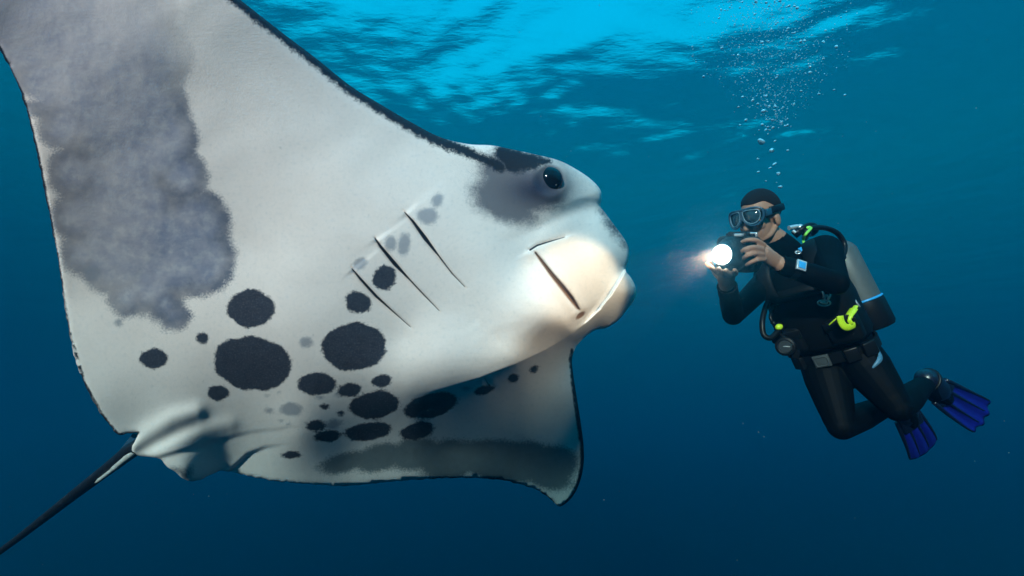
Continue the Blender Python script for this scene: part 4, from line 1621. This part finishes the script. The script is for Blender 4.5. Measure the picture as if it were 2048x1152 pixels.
    # neon clip on the hip, by the boot of the tank
    root = thing("neon_clip", "neon yellow handle with black grip clipped on the diver's hip", "clip", P(1690, 640, 2.2))

    def path(pp, lift):
        o = []
        for (x, y) in pp:
            c, n = on_vest(x, y)
            o.append(c + n * lift)
        return np.array(o)
    base_d = 2.17
    q = lambda x, y, d=0.0: P(x, y, base_d + d)
    g = Geo(); tube(g, catmull([q(1712, 612, 0.05), q(1705, 622, 0.03), q(1698, 632, 0.01), q(1697, 640, 0), q(1702, 648, 0)], 6), [0.010] * 4 + [0.017] * 6 + [0.016] * 6 + [0.011] * 9, 12, (1, 0.5), up=V(1, 0.5, 0))
    g.build("handle", M_YELLOW, root)
    g = Geo(); tube(g, catmull([q(1680, 632, -0.005), q(1682, 642, -0.005), q(1688, 652, -0.005), q(1697, 655, 0), q(1709, 650, 0.01)], 6), 0.015, 12, (1, 0.4), up=V(1, 0.5, 0))
    g.build("hook", M_YELLOW, root)
    g = Geo(); tube(g, catmull([q(1658, 650, 0.03), q(1668, 641, 0.01), q(1679, 632, 0)], 6), 0.003, 8)
    g.build("cord", M_YELLOW, root)
    g = Geo(); tube(g, catmull([q(1690, 630, 0.012), q(1692, 641, 0.012), q(1699, 650, 0.012)], 6), 0.014, 12)
    g.build("grip", M_RUBBER, root)
    c = P(1714, 606, 2.27)
    g = Geo(); tube(g, [P(1706, 594, 2.27), P(1711, 604, 2.26), P(1719, 614, 2.26)], 0.006, 10)
    g.build("steel_pin", M_STEEL, root)

    # gauge console
    c = P(1571, 693, 2.32)
    root = thing("gauge_console", "round black pressure gauge hanging in front of the diver's belt", "gauge", c)
    n = unit(V(-0.55, 0.1, 0.8)); e1 = unit(np.cross(AY, n)); e2 = np.cross(n, e1)
    g = Geo(); tube(g, [c - n * 0.026, c - n * 0.01, c + n * 0.012, c + n * 0.016], [0.034, 0.042, 0.042, 0.037], 32)
    g.build("casing", M_RUBBER, root, smooth="auto")
    g = Geo(); tube(g, [c + n * 0.014, c + n * 0.018], 0.027, 32)
    f = g.build("face", M_DIAL, root, smooth="auto")
    g = Geo(); ring(g, c + n * 0.018, e1 * 0.031, e2 * 0.031, 0.004)
    g.build("rim", M_RUBBER, root)
    g = Geo(); rbox(g, c + n * 0.020 + e1 * 0.006, [e1 * 0.013, e2 * 0.0016, n * 0.001], 0.3)
    g.build("needle", M_STEEL, f)
    g = Geo(); rbox(g, P(1588, 708, 2.34), [V(0.020, -0.006, 0), V(0.006, 0.022, 0), V(0, 0, 0.016)], 0.5)
    g.build("mount", M_RUBBER, root)
    g = Geo(); tube(g, [P(1580, 680, 2.32), P(1590, 700, 2.31)], 0.0035, 8)
    g.build("steel_edge", M_STEEL, root)


build_small_gear()


# ------------------------------------------------------------------ fins
def build_fin(label, heel, toe, tip, side, w0, w1):
    """blade from toe to tip, `side` the direction across it"""
    heel, toe, tip = map(np.asarray, (heel, toe, tip))
    root = thing("swim_fin", label, "fin", heel, "swim fins on the diver's feet")
    ax = unit(tip - toe)
    sd = unit(side - ax * np.dot(side, ax))
    nr = unit(np.cross(ax, sd))
    L = np.linalg.norm(tip - toe)
    # foot pocket
    g = Geo()
    pts = catmull([heel, heel * 0.6 + toe * 0.4, toe, toe + ax * 0.05], 6)
    rr = np.interp(np.linspace(0, 3, len(pts)), range(4), [0.056, 0.062, 0.058, 0.040])
    tube(g, pts, rr, 24, (1.0, 0.78), up=sd)
    ball(g, heel, 0.050)
    g.build("foot_pocket", M_FINDARK, root)
    hx = unit(toe - heel)
    hu = unit(np.cross(hx, sd))
    g = Geo(); ring(g, heel + hx * 0.02, sd * 0.056, hu * 0.050, 0.008, 32, 8)
    strap = g.build("heel_strap", M_RUBBER, root)
    g = Geo(); rbox(g, heel + hx * 0.02 + sd * 0.060, [hx * 0.018, sd * 0.006, hu * 0.010], 0.5)
    g.build("buckle", M_STEEL, strap)
    # blade with a scalloped tip and slight bend
    nu, nvv = 24, 20
    vs = []; fs = []
    def wid(t): return w0 + (w1 - w0) * (t ** 0.8) * (1 - 0.10 * max(0, t - 0.85) / 0.15)
    def pt(u, t, up=0.0):
        # u -1..1 across, t 0..1 along
        sc = L * (1 - 0.035 * t * (0.5 + 0.5 * math.cos(u * math.pi * 3.0)) - 0.10 * t * u * u)
        p = toe + ax * (t * sc) + sd * (u * wid(t) * 0.5) + nr * (0.018 * math.sin(t * 2.6) + 0.004 * math.cos(u * math.pi * 3) + up)
        return p
    for lay in (0.003, -0.003):
        for i in range(nvv + 1):
            for j in range(nu + 1):
                vs.append(pt(-1 + 2 * j / nu, i / nvv, lay))
    q = (nu + 1) * (nvv + 1)
    for o in (0, q):
        for i in range(nvv):
            for j in range(nu):
                a = o + i * (nu + 1) + j
                fs.append((a, a + 1, a + nu + 2, a + nu + 1))
    for j in range(nu):
        for i in (0, nvv):
            a = i * (nu + 1) + j
            fs.append((a, a + 1, a + 1 + q, a + q))
    for i in range(nvv):
        for j in (0, nu):
            a = i * (nu + 1) + j
            fs.append((a, a + nu + 1, a + nu + 1 + q, a + q))
    g = Geo(); g.add(vs, fs)
    g.build("blade", M_FINBLUE, root)
    for u, r, t1 in ((-1, 0.009, 0.97), (1, 0.009, 0.97), (-0.36, 0.0085, 0.9), (0.36, 0.0085, 0.9)):
        g = Geo()
        pp = [pt(u, t, 0.0) for t in np.linspace(0, t1, 14)]
        tube(g, pp, np.linspace(r * 1.3, r * 0.6, 14), 10)
        g.build("rail" if abs(u) == 1 else "rib", M_FINDARK, root)
    g = Geo()
    n = 14
    vs = []
    rbox(g, toe + ax * 0.045 + nr * 0.01, [sd * w0 * 0.50, ax * 0.06, nr * 0.016], 0.7)
    g.build("toe_plate", M_FINDARK, root)


build_fin("upper dark blue swim fin stretching right from the diver's raised foot", P(1852, 758, 2.56), P(1878, 782, 2.66), P(1976, 840, 2.86),
          P(1930, 840, 2.74) - P(1960, 790, 2.74), 0.13, 0.200)
build_fin("lower dark blue swim fin pointing down below the diver's knees", P(1798, 806, 2.64), P(1814, 832, 2.72), P(1848, 905, 2.92),
          P(1870, 860, 2.8) - P(1820, 890, 2.8), 0.12, 0.185)


# ------------------------------------------------------------------ bubbles and drifting specks
def ico(sub):
    bm = bmesh.new()
    bmesh.ops.create_icosphere(bm, subdivisions=sub, radius=1.0)
    v = np.array([tuple(a.co) for a in bm.verts]); f = [tuple(x.index for x in a.verts) for a in bm.faces]
    bm.free()
    return v, f


def build_bubbles():
    v, f = ico(2)
    shapes = []
    for k in range(6):
        r = np.random.default_rng(20 + k)
        w = v.copy()
        w[:, 2] *= r.uniform(0.45, 0.85)
        w[:, 0] *= r.uniform(0.9, 1.25)
        w *= (1 + 0.10 * np.sin(3 * w[:, :1] + k) + 0.10 * np.cos(2.5 * w[:, 1:2] - k))
        me = bpy.data.meshes.new("bubble")
        me.from_pydata(w.tolist(), [], f)
        me.polygons.foreach_set("use_smooth", [True] * len(me.polygons))
        me.materials.append(M_BUBBLE)
        shapes.append(me)
    r = np.random.default_rng(5)
    items = []
    # (px, py, half width in px) of the ones that stand alone above the head
    for (x, y, s) in ((1522, 283, 7.5), (1543, 301, 5.0), (1575, 301, 2.6), (1516, 318, 2.4), (1549, 328, 4.5), (1540, 336, 3.2), (1517, 344, 3.0), (1557, 347, 3.6), (1532, 362, 2.0), (1560, 374, 4.0),
                      (1545, 240, 3.0), (1546, 255, 3.2), (1550, 282, 2.6), (1563, 245, 2.8), (1528, 222, 5.0), (1492, 240, 3.0), (1480, 250, 2.2), (1668, 180, 2.4), (1638, 188, 2.6), (1690, 190, 2.4), (1536, 268, 2.0), (1570, 252, 2.2), (1538, 385, 1.8), (1553, 365, 1.6)):
        items.append((x, y, s, r.uniform(2.40, 2.55)))
    alone = len(items)
    big = []
    for k in range(276):
        t = r.uniform(0, 1) ** 0.8
        y = 262 - t * 300
        hw = 24 + 95 * sstep(np.array([262 - y]), -10, 150)[0]
        x = 1546 + (-12 * t) + np.clip(r.normal(0, 0.55), -1.3, 1.3) * hw
        big.append((x, y, 1.1 + 2.3 * r.uniform(0, 1) ** 2.4, r.uniform(2.30, 2.85)))
    items += big
    for i, (x, y, s, d) in enumerate(items):
        o = bpy.data.objects.new("bubble", shapes[i % 6])
        rad = s / 1024.0 * d
        o.scale = (rad, rad, rad)
        o.location = tuple(P(x, y, d))
        o.rotation_euler = (r.normal(0, 0.35), r.normal(0, 0.35), r.uniform(0, 6.28))
        link(o)
        if i == 0:
            lab = "largest flattened air bubble glinting above the diver's head"
        elif i < alone:
            lab = "single air bubble rising alone close above the diver's head"
        else:
            lab = "small air bubble in the spreading plume above the diver"
        tag(o, lab, "bubble", "air bubbles rising from the diver")
    # the rest: too many and too fine to count
    v1, f1 = ico(1)
    allv = []; allf = []
    cl = P(1545, 120, 2.6)
    for k in range(1900):
        t = r.uniform(0, 1) ** 0.75
        y = 250 - t * 330
        hw = 24 + 105 * sstep(np.array([250 - y]), -20, 130)[0]
        x = 1546 - 12 * t + np.clip(r.normal(0, 0.5), -1.2, 1.2) * hw
        if r.uniform() < 0.18:      # loose strings of bubbles
            x += 12 * math.sin(y / 9.0); y += r.normal(0, 3)
        d = r.uniform(2.25, 2.95)
        rad = (0.55 + 0.9 * r.uniform() ** 2) / 1024.0 * d
        o = len(allv)
        sc = np.array([1.15, 1.0, r.uniform(0.5, 0.9)])
        allv.extend((v1 * rad * sc + P(x, y, d) - cl).tolist())
        allf.extend([(a + o, b + o, c + o) for a, b, c in f1])
    me = bpy.data.meshes.new("bubble_plume")
    me.from_pydata(allv, [], allf)
    me.polygons.foreach_set("use_smooth", [True] * len(me.polygons))
    me.materials.append(M_BUBBLE)
    o = bpy.data.objects.new("bubble_plume", me)
    o.location = tuple(cl)
    tag(o, "fine cloud of tiny air bubbles spreading towards the surface", "bubbles", kind="stuff")
    link(o)


build_bubbles()


def build_specks():
    v1 = np.array([(1, 0, 0), (-1, 0, 0), (0, 1, 0), (0, -1, 0), (0, 0, 1), (0, 0, -1)], float)
    f1 = [(0, 2, 4), (2, 1, 4), (1, 3, 4), (3, 0, 4), (2, 0, 5), (1, 2, 5), (3, 1, 5), (0, 3, 5)]
    r = np.random.default_rng(11)
    allv = []; allf = []
    lamp = CC(0, 0.15, 0)
    beam = BEAM
    pts = []
    for k in range(5500):
        t = 0.02 + 0.60 * r.uniform() ** 1.5
        a = unit(np.cross(beam, [0, 0, 1])); b = np.cross(beam, a)
        th = r.uniform(0, 6.28); rr = (0.03 + t * 0.42) * math.sqrt(r.uniform())
        pts.append((lamp + beam * t + (a * math.cos(th) + b * math.sin(th)) * rr, r.uniform(0.00013, 0.00026) * (1 + 1.6 * (r.uniform() > 0.99))))
    for k in range(26000):       # specks added close round the glass to make the lamp's halo
        v = unit(r.normal(0, 1, 3))
        if np.dot(v, C_FWD) < -0.15:
            v = v - 2 * np.dot(v, C_FWD) * C_FWD
        pts.append((lamp + v * (0.03 + 0.19 * r.uniform() ** 1.7), r.uniform(0.00015, 0.00027)))
    for k in range(320):
        d = r.uniform(1.0, 4.5)
        pts.append((P(r.uniform(-100, 2150), r.uniform(-50, 1200), d), d * r.uniform(0.00022, 0.00060)))
    c0 = P(1300, 560, 2.2)
    for p, rad in pts:
        o = len(allv)
        sc = np.array([r.uniform(0.6, 1.4), r.uniform(0.6, 1.4), r.uniform(0.6, 1.4)])
        allv.extend((v1 * rad * sc + p - c0).tolist())
        allf.extend([(x + o, y + o, z + o) for x, y, z in f1])
    me = bpy.data.meshes.new("drifting_specks")
    me.from_pydata(allv, [], allf)
    me.materials.append(M_SPECK)
    o = bpy.data.objects.new("drifting_specks", me)
    o.location = tuple(c0)
    tag(o, "fine pale specks drifting in the water, most added round the lamp for its halo", "specks", kind="stuff")
    link(o)


build_specks()
